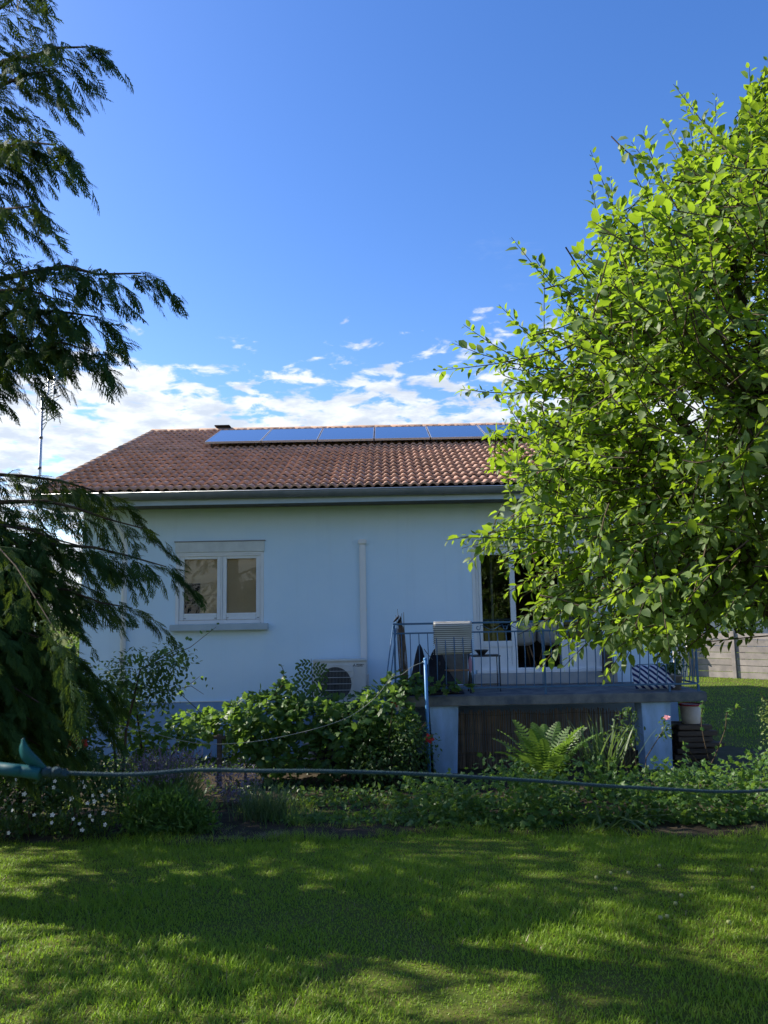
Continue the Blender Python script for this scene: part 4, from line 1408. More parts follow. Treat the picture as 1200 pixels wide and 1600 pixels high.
V, T = merge([scatter(tm_, LP[ki[k::4]], LD[ki[k::4]], LU[ki[k::4]], LS[ki[k::4]]) for k, tm_ in enumerate((tmpl_oval(0.64, 0.10, 0.18, 4), tmpl_oval(0.5, 0.16, 0.30, 4), tmpl_oval(0.60, 0.26, -0.12, 4), tmpl_oval(0.52, 0.04, 0.55, 4)))])
foliage('foliage', V, T, M['apple'], apple, True)
# small green apples
for k in range(14):
    i = int(q.choice(list(pick)))
    p = LP[i] + np.array([0, 0, -0.05])
    MB().lathe([(0.0, -0.024), (0.016, -0.021), (0.026, 0.0), (0.020, 0.018), (0.006, 0.020), (0.0, 0.014)], tuple(p), 12).build('unripe_apple', M['fruit'], apple)

# ------------------------------------------------------------------ conifer on the left
CB = np.array([-4.05, 6.0])
ced = empty('cypress_tree', (CB[0], CB[1], gz(0, 6.0)), 'dark drooping cypress on the left edge with feathery hanging sprays', 'tree')
MB().tube([(CB[0], CB[1], -0.4), (CB[0] + 0.05, CB[1], 2), (CB[0], CB[1] + 0.05, 5), (CB[0], CB[1], 8.4)], [0.24, 0.19, 0.11, 0.02], 12).build('trunk', M['bark'], ced)
qc = random.Random(21)
limbs = []                       # start z, tip, sag, fullness
tips = [((-1.62, 4.6, 5.62), 5.6), ((-1.95, 4.5, 5.95), 6.0), ((-1.90, 4.6, 5.45), 5.2), ((-1.72, 4.4, 4.80), 4.9), ((-1.86, 4.4, 4.40), 4.4), ((-2.05, 4.7, 5.0), 5.0),
        ((-1.24, 4.6, 4.05), 3.9), ((-1.58, 4.8, 3.85), 3.7), ((-1.62, 4.8, 3.62), 3.4), ((-1.85, 4.7, 3.95), 4.0), ((-1.95, 4.9, 3.72), 3.6), ((-2.45, 5.1, 3.7), 3.4),
        ((-1.70, 6.2, 2.62), 2.5), ((-1.48, 6.1, 2.30), 2.1), ((-1.80, 6.3, 1.98), 1.8), ((-2.05, 5.9, 2.45), 2.3), ((-2.10, 6.6, 2.95), 2.8), ((-2.4, 6.0, 2.2), 2.1), ((-2.5, 5.4, 1.9), 1.9),
        ((-2.35, 6.2, 1.62), 1.6), ((-2.2, 6.4, 1.35), 1.4), ((-2.25, 6.6, 1.15), 1.3), ((-2.5, 6.2, 1.1), 1.2), ((-2.45, 6.5, 0.9), 1.0), ((-2.9, 6.0, 1.1), 1.2), ((-2.75, 5.7, 1.35), 1.4), ((-3.0, 6.6, 0.8), 0.9), ((-2.9, 6.0, 2.2), 2.0), ((-3.1, 5.2, 1.5), 1.6),
        ((-1.05, 2.75, 1.86), 2.3), ((-1.40, 2.9, 2.08), 2.3)]
tips = [((x - (0.26 if y > 3.5 else 0.12), y, z), z0) for (x, y, z), z0 in tips]
for k in range(28):
    tips.append(((qc.uniform(-3.3, -2.45) - 0.12 * (k > 20), qc.uniform(5.6, 7.0), 0.85 + 0.062 * k), 1.0 + 0.062 * k))
for t_, z0 in tips:
    limbs.append((z0, np.array(t_)))
for k in range(34):              # the sides of the tree the photograph does not see
    z0 = 0.6 + 7.2 * k / 33
    th = k * 2.4
    L_ = max(0.45, 2.3 - 0.27 * z0) * qc.uniform(0.8, 1.1)
    dx, dy = math.cos(th), math.sin(th)
    if dx > 0.3 and dy < 0.55 and z0 < 6.2:
        dx = -abs(dx)
    limbs.append((z0, np.array([CB[0] + dx * L_, CB[1] + dy * L_, z0 - 0.1 + qc.uniform(-.2, .1)])))
SP_, SD, SU, SS = [], [], [], []
for li, (z0, tip) in enumerate(limbs):
    a = np.array([CB[0], CB[1], z0 + 0.1])
    L_ = np.linalg.norm(tip - a)
    near = 0.55 if tip[1] < 3.5 else 1.0
    pts = []
    for i in range(9):
        t = i / 8
        p = a + (tip - a) * t + np.array([0, 0, 0.22 * L_ * (math.sin(math.pi * t) * 0.5)])
        p = p + np.array([qc.uniform(-.03, .03), qc.uniform(-.03, .03), qc.uniform(-.03, .03)]) * (1 if 0 < i < 8 else 0)
        pts.append(p)
    MB().tube([tuple(p) for p in pts], [(0.030 * (1 - i / 8) * min(1, L_ / 2.2) + 0.005) * near ** 2 for i in range(9)], 6, False).build('limb', M['bark'], ced)
    nbr = int((6 + (12.5 if tip[2] > 2.7 else 10.0) * L_) * (1.0 if li < len(tips) else 0.36))
    for b in range(nbr + 2):
        t = min(1.0, 0.22 + 0.80 * (b + qc.random() * 0.5) / nbr)
        kf = min(t, 0.999) * 8
        k0 = int(kf)
        p = pts[k0] + (pts[k0 + 1] - pts[k0]) * (kf - k0)
        ax = pts[k0 + 1] - pts[k0]
        ax /= np.linalg.norm(ax)
        side = np.cross(ax, [0, 0, 1.0])
        side /= max(np.linalg.norm(side), 1e-6)
        sg = 1 if b % 2 else -1
        if t > 0.94:
            d = ax + np.array([0, 0, -0.25])
            bl = qc.uniform(0.25, 0.40)
        else:
            d = ax * qc.uniform(0.5, 0.9) + side * sg * qc.uniform(0.5, 0.95) + np.array([0, 0, qc.uniform(-0.55, -0.05)])
            bl = qc.uniform(0.30, 0.62) * (1.15 - 0.6 * t) * min(1.1, 0.5 + L_ / 4) * near
        d /= np.linalg.norm(d)
        nf = 4 + int(bl * 15.0)
        sd_ = np.cross(d, [0, 0, 1.0])
        sd_ /= max(np.linalg.norm(sd_), 1e-6)
        for k in range(nf):
            u = (k + 0.8 * qc.random()) / nf
            alt = 1 if k % 2 else -1
            fp = p + d * bl * u + np.array([qc.gauss(0, .012), qc.gauss(0, .012), -0.30 * bl * u * u + qc.gauss(0, .015)])
            fd = d * 0.8 + ax * 0.25 + sd_ * alt * qc.uniform(0.05, 0.6) + np.array([qc.gauss(0, .18), qc.gauss(0, .18), -0.02 - 0.85 * u + qc.gauss(0, .36)])
            SP_.append(fp)
            SD.append(fd)
            SU.append(np.array([qc.gauss(0, .45), qc.gauss(0, .45), 1.0]))
            SS.append(qc.uniform(0.085, 0.19) * near * (0.85 if t > 0.9 else 1.0))
SP_, SD, SU, SS = map(np.array, (SP_, SD, SU, SS))
sets = []
for k in range(5):
    ii = np.arange(k, len(SP_), 5)
    sets.append(scatter(SPRAYS[k], SP_[ii], SD[ii], SU[ii], SS[ii]))
V, T = merge(sets)
print('cypress sprays', len(SP_), 'tris', len(T))
foliage('foliage', V, T, M['cedar'], ced)

# ------------------------------------------------------------------ generic trees and shrubs
def broad_tree(name, base, h, rad, label, cat='tree', group=None, n=2600, leaf=0.13, mat='far', trunk_h=None, seed=1, tmpl=None, low=0.15):
    q_ = np.random.default_rng(seed)
    t = empty(name, base, label, cat, group)
    th_ = trunk_h if trunk_h is not None else 0.3 * h
    b0 = Vector(base)
    MB().tube([b0 + Vector((0, 0, -0.2)), b0 + Vector((0.05, 0, th_)), b0 + Vector((0, 0.05, h * 0.8))], [0.05 * h * 0.5, 0.04 * h * 0.5, 0.015], 8).build('trunk', M['bark'], t)
    nc = 34
    cc = np.array(base) + np.array([0, 0, th_ + (h - th_) * 0.5])
    rr = np.array([rad, rad, (h - th_) * 0.55])
    dirs = q_.normal(size=(nc, 3))
    dirs /= np.linalg.norm(dirs, axis=1, keepdims=True)
    cl = cc + dirs * rr * (0.35 + 0.55 * q_.random((nc, 1)))
    for k in range(5):
        e = cl[k]
        MB().tube([b0 + Vector((0, 0, th_ * 0.8)), Vector((b0 + Vector(e)) / 2) + Vector((0, 0, .1)), Vector(e)], [0.03 * h * .4, 0.02 * h * .4, 0.01], 6, False).build('limb', M['bark'], t)
    per = n // nc
    P = np.repeat(cl, per, 0)
    o = q_.normal(size=P.shape)
    o /= np.linalg.norm(o, axis=1, keepdims=True)
    P = P + o * (rad * 0.36) * (q_.random((len(P), 1)) ** 0.5) * np.array([1, 1, 0.8])
    P[:, 2] = np.maximum(P[:, 2], base[2] + low)
    D = o * 0.6 + q_.normal(size=P.shape) * 0.6 + np.array([0, 0, -0.2])
    U = np.array([0, 0, 1.0]) + q_.normal(size=P.shape) * 0.5
    S = leaf * q_.uniform(0.7, 1.25, len(P))
    V_, T_2 = scatter(tmpl or SMALL, P, D, U, S)
    foliage('crown', V_, T_2, M[mat], t)
    return t

# trees left of the frame that shade the lawn
broad_tree('garden_tree', (-7.7, 9.8, -0.3), 10.8, 2.7, 'broad leafy tree left of the cypress, shading the lawn', n=3500, leaf=0.19, seed=3)
broad_tree('garden_tree', (-8.2, 5.2, 0.0), 7.4, 2.3, 'thin leafy tree beyond the left edge, dappling the near lawn', n=1900, leaf=0.18, seed=4)
broad_tree('garden_tree', (-11.2, 11.2, -0.3), 13.0, 3.1, 'tall leafy tree furthest left, shading the back of the lawn', n=3400, leaf=0.21, seed=13)
# trees behind the viewer, mirrored in the door glass
broad_tree('garden_tree', (3.6, -13, 0.0), 6.0, 2.6, 'tall leafy tree mirrored in the left patio door pane', n=5000, leaf=0.22, seed=6)
broad_tree('garden_tree', (10.5, -13.5, 0.0), 6.0, 2.6, 'wide leafy tree mirrored in the right patio door pane', n=5000, leaf=0.22, seed=7)
# background left of the house
broad_tree('background_tree', (-9.6, 17.5, -0.42), 3.9, 1.7, 'sunlit bushy tree behind the cypress left of the house', group='trees left of the house', n=3600, leaf=0.15, seed=8, trunk_h=0.5)
broad_tree('background_tree', (-12.4, 20.5, -0.42), 4.6, 2.0, 'green tree at the far left behind the cypress', group='trees left of the house', n=3600, leaf=0.17, seed=9, trunk_h=0.6)
broad_tree('background_tree', (-7.4, 20.5, -0.42), 3.7, 1.5, 'low green tree close to the left house wall', group='trees left of the house', n=3000, leaf=0.15, seed=10, trunk_h=0.5)
# background right beyond the fence
for k, (x, y, h_, r_, lab) in enumerate(((13.6, 30.0, 4.6, 2.0, 'dense green tree just behind the concrete fence, left one'), (18.2, 28.0, 5.4, 2.4, 'dense green tree behind the concrete fence at the right edge'),
                                          (9.8, 32.5, 5.0, 2.2, 'green tree behind the house corner and the fence end'), (21.0, 30.0, 7.0, 3.0, 'taller green tree far behind the fence at right'))):
    broad_tree('background_tree', (x, y, -0.42), h_, r_, lab, group='trees beyond the fence', n=3600, leaf=0.20, seed=20 + k, trunk_h=0.7)

# neighbour's house far right
nh = empty('neighbour_house', (22.5, 44, -0.42), 'pale neighbouring house with red roof glimpsed through the apple leaves', 'house')
MB().box(17, 29, 44, 52, -0.6, 3.6).build('wall', M['farwall'], nh)
ro_ = MB().prism([(16.5, 43.4, 3.55), (16.5, 48, 6.3), (16.5, 52.6, 3.55)], (13, 0, 0)).build('roof', M['tile_edge'], nh)
for i in range(30):
    MB().box(16.5 + i * 0.433, 16.5 + i * 0.433 + 0.2, 43.36, 43.40, 3.5, 3.6).build('eave_tile', M['tile_edge'], ro_)
for x in (18.5, 21.5, 25.0):
    wm = MB()
    frame_rect(wm, x, x + 1.2, 1.0, 2.3, 0.08, 43.95, 44.02)
    wo = wm.build('window', M['white'], nh)
    MB().box(x + 0.08, x + 1.12, 43.975, 43.99, 1.08, 2.22).build('pane', M['acdark'], wo)

# concrete panel fence
def fence(p0, p1, nbay, height, label, nslab=7):
    p0, p1 = Vector(p0), Vector(p1)
    t = empty('concrete_fence', p0, label, 'fence', 'concrete panel fences')
    d = (p1 - p0) / nbay
    u = d.normalized()
    nrm = Vector((u.y, -u.x, 0))
    ph = height / nslab
    for i in range(nbay + 1):
        c = p0 + d * i
        a = [c - u * .06 - nrm * .07, c + u * .06 - nrm * .07, c + u * .06 + nrm * .09, c - u * .06 + nrm * .09]
        a = [(p.x, p.y, p0.z - 0.2) for p in a]
        MB().prism(a, (0, 0, height + 0.26)).build('post', M['concrete'], t)
    for i in range(nbay):
        for k in range(nslab):
            z0 = p0.z + k * ph + 0.008
            lean = rnd.uniform(-.008, .008)
            a = [p0 + d * i + u * .07 - nrm * (.02 + lean), p0 + d * (i + 1) - u * .07 - nrm * (.02 - lean), p0 + d * (i + 1) - u * .07 + nrm * .03, p0 + d * i + u * .07 + nrm * .03]
            a = [(p.x, p.y, z0) for p in a]
            MB().prism(a, (0, 0, ph - 0.020)).build('slab', M['concrete'], t)
fence((10.35, 26.6, -0.42), (13.4, 23.6, -0.42), 3, 1.46, 'pale grey concrete panel fence across the far lawn at right, nearer the house')
fence((13.85, 23.5, -0.42), (19.5, 20.0, -0.42), 4, 1.50, 'weathered concrete panel fence running off the right edge of the picture')
gp_ = empty('gate_pillar', (9.95, 26.6, -0.42), 'tan rendered pillar at the left end of the concrete fence', 'pillar')
MB().bbox(9.72, 10.16, 26.5, 26.9, -0.6, 0.82, 0.02).build('shaft', M['woodwarm'] if False else M['farwall'], gp_)
MB().bbox(9.68, 10.20, 26.46, 26.94, 0.82, 0.89, 0.015).build('cap', M['farwall'], gp_)

# ------------------------------------------------------------------ garden bed plants
def pts_in(box, n):
    (x0, x1), (y0, y1), (z0, z1) = box
    return np.stack([rng.uniform(x0, x1, n), rng.uniform(y0, y1, n), rng.uniform(z0, z1, n)], 1)

def mound(blobs, n, shell=0.45):
    """leaf spots on the outer part of a set of ellipsoids (cx,cy,cz,rx,ry,rz)"""
    B = np.array(blobs, float)
    wgt = (B[:, 3] * B[:, 5] + B[:, 3] * B[:, 4])
    k = rng.choice(len(B), n, p=wgt / wgt.sum())
    o = rdir(n)
    f_ = (shell + (1 - shell) * rng.random((n, 1)))
    f_ = f_ * (1 + 0.10 * rng.normal(size=(n, 1)))
    P = B[k, :3] + o * f_ * B[k, 3:]
    g_ = gz_np(P[:, 1]) + 0.05
    P[:, 2] = np.maximum(P[:, 2], g_ + 0.05 * rng.random(n))
    return P, o

def leafy(P, o, tmpl, size, droop=0.25, flat=0.8, jit=0.5):
    n = len(P)
    D = o * 0.7 + rng.normal(size=(n, 3)) * jit + np.array([0, 0, -droop])
    U = np.array([0, 0, flat]) + o * 0.5 + rng.normal(size=(n, 3)) * 0.35
    S = size * rng.uniform(0.6, 1.2, n)
    return D, U, S

def plant(name, base, label, cat, blobs, n, tmpl, size, mat, group=None, parts=0, stems=(), droop=0.25, shell=0.4, jit=0.5, smooth=False):
    t = empty(name, base, label, cat, group)
    P, o = mound(blobs, n, shell)
    D, U, S = leafy(P, o, tmpl, size, droop, jit=jit)
    keep = np.ones(n, bool)
    if parts:
        v_ = visible_size(P, S) * (1.0 + 0.6 * (-o[:, 1]))
        pk = np.argsort(-v_)[:parts]
        leaf_parts(tmpl, P, D, U, S, pk, M[mat], t)
        keep[pk] = False
    V_, T_2 = scatter(tmpl, P[keep], D[keep], U[keep], S[keep])
    foliage('foliage', V_, T_2, M[mat], t, smooth)
    for st_ in stems:
        m_ = MB().tube(st_[0], st_[1], 6, False)
        m_.build('stem', M['twig'], t)
    return t

def flower(parent, p, size, mat, petals=5, facing=(0, -1, 0.3), name='flower'):
    m_ = MB()
    f = Vector(facing).normalized()
    a = f.orthogonal().normalized()
    b = f.cross(a)
    p = Vector(p)
    for k in range(petals):
        q_ = 2 * math.pi * k / petals + rnd.uniform(-.2, .2)
        d = a * math.cos(q_) + b * math.sin(q_)
        s_ = f.cross(d)
        m_.add([p, p + d * size * .55 - s_ * size * .36 + f * size * .12, p + d * size + f * size * rnd.uniform(.05, .3), p + d * size * .55 + s_ * size * .36 + f * size * .12], [(0, 1, 2), (0, 2, 3)])
    for k in range(3):
        q_ = 2 * math.pi * k / 3
        d = a * math.cos(q_) + b * math.sin(q_)
        s_ = f.cross(d)
        m_.add([p + f * size * .05, p + d * size * .3 - s_ * size * .25 + f * size * .45, p + d * size * .25 + f * size * .6, p + d * size * .3 + s_ * size * .25 + f * size * .45], [(0, 1, 2), (0, 2, 3)])
    return m_.build(name, M[mat], parent)

# grape vine in front of the facade
gv = plant('grape_vine', (-1.0, 11.2, -0.42), 'big-leaved grape vine heaped along the facade under the air conditioner', 'vine',
           [(-2.25, 11.2, 0.42, 0.42, 0.45, 0.22), (-1.75, 11.2, 0.55, 0.55, 0.5, 0.28), (-1.45, 11.2, 0.72, 0.22, 0.3, 0.30), (-1.1, 11.15, 0.45, 0.6, 0.55, 0.32), (-0.5, 11.1, 0.42, 0.55, 0.55, 0.30),
            (-0.05, 11.0, 0.58, 0.45, 0.5, 0.34), (0.05, 11.0, 0.25, 0.42, 0.45, 0.30), (-1.75, 11.05, 0.22, 0.4, 0.4, 0.25), (-2.75, 11.2, 0.45, 0.35, 0.3, 0.16), (-1.5, 10.9, -0.02, 0.45, 0.35, 0.26), (-0.75, 10.85, 0.0, 0.42, 0.3, 0.28), (-2.0, 10.95, 0.12, 0.3, 0.3, 0.2), (-0.3, 10.8, 0.1, 0.4, 0.3, 0.3)],
           3200, VINE, 0.125, 'vine', parts=180, droop=0.35, shell=0.55,
           stems=[([(-2.05, 11.3, -0.45), (-2.0, 11.25, 0.1), (-1.7, 11.2, 0.55)], [0.03, 0.025, 0.015]), ([(-0.9, 11.3, -0.45), (-0.8, 11.2, 0.1), (-0.5, 11.1, 0.6)], [0.03, 0.025, 0.015]),
                  ([(-1.75, 11.2, 0.6), (-1.48, 11.1, 0.92), (-1.46, 11.05, 1.12), (-1.50, 11.05, 1.22)], [0.008, 0.006, 0.005, 0.003]),
                  ([(-2.6, 11.2, 0.5), (-2.95, 11.1, 0.85), (-2.75, 11.0, 0.98), (-2.62, 11.0, 1.08)], [0.006, 0.005, 0.004, 0.002])])
def runner(parent, pts, n, size, mat, tmpl, parts_name='leaf'):
    """a leafy shoot: leaves on short stalks along pts, each its own part"""
    pts = np.array(pts, float)
    seg = np.linspace(0, len(pts) - 1.001, n)
    i0 = seg.astype(int)
    P = pts[i0] + (pts[i0 + 1] - pts[i0]) * (seg - i0)[:, None] + rng.normal(size=(n, 3)) * 0.025
    D = rng.normal(size=(n, 3)) * 0.6 + np.array([0, -0.4, -0.4])
    U = np.array([0, -0.5, 0.8]) + rng.normal(size=(n, 3)) * 0.3
    S = size * np.linspace(1.1, 0.5, n) * rng.uniform(.8, 1.15, n)
    leaf_parts(tmpl, P, D, U, S, list(range(n)), M[mat], parent)
runner(gv, [(-1.75, 11.2, 0.6), (-1.48, 11.1, 0.92), (-1.46, 11.05, 1.12), (-1.50, 11.05, 1.22)], 14, 0.12, 'vine', VINE)
runner(gv, [(-2.6, 11.2, 0.5), (-2.95, 11.1, 0.85), (-2.75, 11.0, 0.98), (-2.62, 11.0, 1.08)], 10, 0.10, 'vine', VINE)
runner(gv, [(-0.1, 11.0, 0.8), (0.02, 11.1, 1.0), (0.12, 11.2, 1.12)], 10, 0.11, 'vine', VINE)
# shoots of the same kind along the left part of the railing
rv = plant('railing_vine', (0.45, 11.2, -0.42), 'vine shoots with broad leaves creeping along the foot of the left railing', 'vine',
           [(0.10, 11.22, 0.86, 0.16, 0.10, 0.14), (0.36, 11.24, 0.90, 0.20, 0.10, 0.16), (0.75, 11.25, 0.86, 0.32, 0.05, 0.05), (1.05, 11.25, 0.86, 0.15, 0.05, 0.04)], 130, VINE, 0.125, 'vine', parts=60, droop=0.4,
           stems=[([(0.0, 11.25, -0.42), (0.02, 11.22, 0.4), (0.1, 11.22, 0.85), (0.6, 11.25, 0.86), (1.2, 11.27, 0.85)], [0.014, 0.012, 0.010, 0.006, 0.003])])

plant('plinth_darkening_ivy', (-2.6, 12.0, -0.42), 'low dark creeper added to darken the soil along the foot of the blue plinth', 'creeper',  # planted to darken a soil strip the sun would otherwise light
      [(-4.2, 12.0, -0.42, 0.9, 0.8, 0.22), (-2.8, 12.2, -0.42, 0.9, 0.7, 0.18), (-1.4, 12.1, -0.42, 0.9, 0.7, 0.15), (-3.4, 10.8, -0.42, 0.9, 0.7, 0.20), (-1.6, 10.5, -0.42, 0.9, 0.6, 0.16), (-0.3, 10.3, -0.42, 0.8, 0.6, 0.16)], 2400, SMALL, 0.085, 'dark_shrub', jit=0.8)
# dark barrels under the vine
for k, (x, lab) in enumerate(((-1.02, 'dark blue barrel in the shade under the vine, left one'), (-0.42, 'dark blue barrel in the shade under the vine, right one'))):
    t = empty('plastic_barrel', (x, 11.9, -0.42), lab, 'barrel', 'barrels under the vine')
    MB().lathe([(0.0, 0), (0.23, 0), (0.25, 0.02), (0.26, 0.2), (0.275, 0.22), (0.26, 0.24), (0.265, 0.42), (0.28, 0.44), (0.265, 0.46), (0.25, 0.62), (0.2, 0.66), (0.0, 0.665)], (x, 11.9, -0.42), 24).build('drum', M['barrel'], t)
    MB().lathe([(0.245, 0.60), (0.268, 0.61), (0.268, 0.64), (0.245, 0.65)], (x, 11.9, -0.42), 24).build('hoop', M['darkmetal'], t)

vp = empty('vine_post', (-2.28, 10.7, -0.42), 'dark upright post standing before the blue plinth under the vine', 'post')
MB().bbox(-2.31, -2.25, 10.67, 10.73, -0.55, 0.32, 0.006).build('stake', M['wood'], vp)
MB().bbox(-2.36, -2.20, 10.68, 10.72, 0.26, 0.30, 0.004).build('cross_tie', M['wood'], vp)

# sapling by the air conditioner
sap = empty('ash_sapling', (-1.13, 11.9, -0.42), 'slim sapling with paired narrow leaves in front of the air conditioner', 'plant')
MB().tube([(-1.10, 11.9, -0.45), (-1.13, 11.9, 0.5), (-1.14, 11.88, 1.05), (-1.15, 11.88, 1.24)], [0.012, 0.009, 0.006, 0.003], 6).build('stem', M['twig'], sap)
for k in range(11):
    z = 0.62 + k * 0.055
    sg = 1 if k % 2 else -1
    d0 = np.array([sg * 0.9, -0.4, -0.1])
    nL = 9
    P = np.array([[-1.135 + sg * 0.026 * j, 11.88 - 0.012 * j, z + 0.010 * j - 0.0016 * j * j] for j in range(nL)])
    MB().tube([tuple(p) for p in P], 0.0025, 4, False).build('leaf_stalk', M['twig'], sap)
    D = np.array([[0.55 * sg, -0.25, (0.6 if j % 2 else -0.6)] for j in range(nL)]) + rng.normal(size=(nL, 3)) * .12
    leaf_parts(OVAL2, P, D, np.tile([0.1, -0.9, .4], (nL, 1)) + rng.normal(size=(nL, 3)) * .25, np.full(nL, 0.075), list(range(nL)), M['rose'], sap)

# rose bush by the blue pole
rb = plant('red_rose_bush', (0.25, 10.6, -0.42), 'dense rose bush with two red blooms between the vine and the blue pole', 'rose bush',
           [(0.0, 10.6, 0.0, 0.5, 0.4, 0.40), (0.35, 10.6, 0.02, 0.34, 0.35, 0.40), (0.25, 10.6, 0.32, 0.34, 0.3, 0.26), (-0.25, 10.6, -0.1, 0.35, 0.35, 0.30)], 2100, OVAL2, 0.060, 'rose', parts=60, jit=0.7,
           stems=[([(0.2, 10.6, -0.45), (0.3, 10.6, 0.2), (0.5, 10.5, 0.45)], [0.012, 0.009, 0.004]), ([(0.1, 10.6, -0.45), (0.0, 10.6, 0.2), (0.08, 10.6, 0.7)], [0.012, 0.009, 0.004]), ([(0.2, 10.5, -0.45), (-0.2, 10.5, 0.0), (-0.3, 10.5, 0.2)], [0.012, 0.008, 0.004])])
flower(rb, (0.545, 10.52, 0.24), 0.075, 'petalr', 6)
flower(rb, (0.10, 10.9, 0.66), 0.065, 'petalr', 6)
flower(rb, (0.16, 10.9, 0.60), 0.055, 'petalw', 6)
# blue pole with line
pole = empty('blue_pole', (0.545, 11.0, -0.42), 'slim bright blue metal clothes post standing before the balcony', 'pole')
MB().tube([(0.56, 11.0, -0.55), (0.55, 11.0, 0.4), (0.54, 11.0, 1.255)], 0.024, 14).build('shaft', M['bluepole'], pole)
MB().lathe([(0.0, 0.012), (0.02, 0.010), (0.026, 0.0), (0.026, -0.02)], (0.54, 11.0, 1.258), 14).build('cap', M['bluepole'], pole)
MB().tube([(0.52, 11.0, 1.22), (0.50, 10.98, 1.215), (0.50, 11.02, 1.20), (0.53, 11.03, 1.20)], 0.005, 6).build('hook', M['alu'], pole)
wire = empty('washing_line', (0.5, 11.0, 1.2), 'thin pale line sagging from the blue pole across the vine to the left', 'line')
wp = [(0.50, 11.0, 1.205), (0.36, 10.9, 1.16), (0.20, 10.8, 1.06), (0.05, 10.7, 1.02), (-0.15, 10.5, 0.80), (-0.45, 10.3, 0.60), (-0.8, 10.1, 0.49), (-1.3, 9.9, 0.40), (-1.8, 9.7, 0.36), (-2.3, 9.5, 0.40), (-2.8, 9.2, 0.58), (-3.4, 8.2, 0.95), (-4.0, 6.15, 1.5)]
def smooth_path(pts, k=5):
    pts = [Vector(p) for p in pts]
    out = []
    for i in range(len(pts) - 1):
        p0, p1, p2, p3 = pts[max(i - 1, 0)], pts[i], pts[i + 1], pts[min(i + 2, len(pts) - 1)]
        for j in range(k):
            t = j / k
            out.append(0.5 * ((2 * p1) + (p2 - p0) * t + (2 * p0 - 5 * p1 + 4 * p2 - p3) * t * t + (3 * p1 - p0 - 3 * p2 + p3) * t ** 3))
    out.append(pts[-1])
    return out
MB().tube(smooth_path(wp), 0.0042, 6).build('cord', M['wire'], wire)

# left side of the bed
cl = plant('climbing_plant', (-3.0, 9.9, -0.4), 'sunlit climber with yellow-green leaves beside the cypress', 'climber',
           [(-3.15, 9.9, 0.35, 0.30, 0.3, 0.55), (-2.75, 9.9, 0.25, 0.35, 0.3, 0.45), (-3.3, 9.9, 0.85, 0.28, 0.3, 0.30), (-2.45, 9.9, 0.42, 0.25, 0.2, 0.16)], 900, VINE, 0.085, 'geran', parts=80, jit=0.8,
           stems=[([(-3.0, 9.9, -0.4), (-3.1, 9.9, 0.4), (-3.2, 9.9, 1.0)], [0.02, 0.015, 0.005]), ([(-2.8, 9.9, -0.4), (-2.7, 9.9, 0.2), (-2.5, 9.9, 0.5)], [0.015, 0.01, 0.005])])
rr_ = plant('rambling_shrub', (-3.0, 9.2, -0.38), 'tall dark rambling shrub with arching twigs left below the window', 'shrub',
            [(-2.95, 9.2, 1.25, 0.42, 0.35, 0.30), (-2.55, 9.2, 1.40, 0.35, 0.3, 0.22), (-3.3, 9.2, 1.0, 0.35, 0.35, 0.4), (-2.65, 9.2, 1.05, 0.25, 0.25, 0.25)], 1500, OVAL2, 0.065, 'rose', parts=40, jit=0.8,
            stems=[([(-3.1, 9.2, -0.4), (-3.05, 9.2, 0.6), (-2.9, 9.2, 1.3), (-2.45, 9.2, 1.55)], [0.02, 0.016, 0.01, 0.004]), ([(-3.1, 9.2, -0.4), (-3.2, 9.2, 0.6), (-3.4, 9.2, 1.2)], [0.018, 0.012, 0.005]),
                   ([(-2.9, 9.2, 1.3), (-2.3, 9.15, 1.55), (-2.0, 9.15, 1.78)], [0.006, 0.004, 0.002]), ([(-2.8, 9.2, 1.0), (-2.3, 9.2, 1.1), (-2.15, 9.2, 1.0)], [0.006, 0.004, 0.002])])
runner(rr_, [(-2.6, 9.15, 1.5), (-2.25, 9.1, 1.68), (-1.98, 9.1, 1.80)], 9, 0.075, 'geran', VINE)
runner(rr_, [(-2.6, 9.15, 1.25), (-2.2, 9.1, 1.22), (-2.05, 9.1, 1.1)], 8, 0.07, 'rose', OVAL2)

# lavender
lav = empty('lavender_bush', (-2.6, 9.0, -0.36), 'grey-green lavender clump with faded flower spikes by the plinth', 'lavender')
n = 620
a_ = rng.uniform(0, 2 * math.pi, n)
lean = rng.random(n) ** 0.7
P = np.stack([-2.55 + 0.20 * rng.normal(size=n) * 0.8, 9.0 + 0.16 * rng.normal(size=n), np.full(n, -0.34)], 1)
D = np.stack([np.cos(a_) * lean * 0.75, np.sin(a_) * lean * 0.6, np.ones(n)], 1)
L_ = rng.uniform(0.50, 0.80, n)
Dn = norm_rows(D)
V, T = scatter(tmpl_blade(0.012, 0.18), P, Dn, rng.normal(size=(n, 3)), L_)
foliage('stalks_mass', V, T, M['sword'], lav)
n2 = 340
ii = rng.choice(n, n2, replace=False)
tipP = P[ii] + Dn[ii] * L_[ii][:, None] * 0.88
V, T = merge([scatter(SMALL, tipP + Dn[ii] * s_ * 0.02, Dn[ii] + rng.normal(size=(n2, 3)) * .5, rdir(n2), np.full(n2, 0.030)) for s_ in range(5)])
foliage('spikes_mass', V, T, M['lavfl'], lav)
n3 = 1500
P3, o3 = mound([(-2.55, 9.0, -0.10, 0.50, 0.35, 0.26)], n3, 0.3)
V, T = scatter(NARROW, P3, o3 + np.array([0, 0, .8]) + rng.normal(size=(n3, 3)) * .3, rdir(n3), rng.uniform(.04, .08, n3))
foliage('foliage', V, T, M['shrub'], lav)
lav2 = plant('small_lavender', (-1.95, 9.5, -0.38), 'small pale flowering tuft in front of the dark post', 'plant', [(-1.85, 9.5, -0.05, 0.32, 0.25, 0.25)], 700, NARROW, 0.06, 'lavfl', jit=0.9)

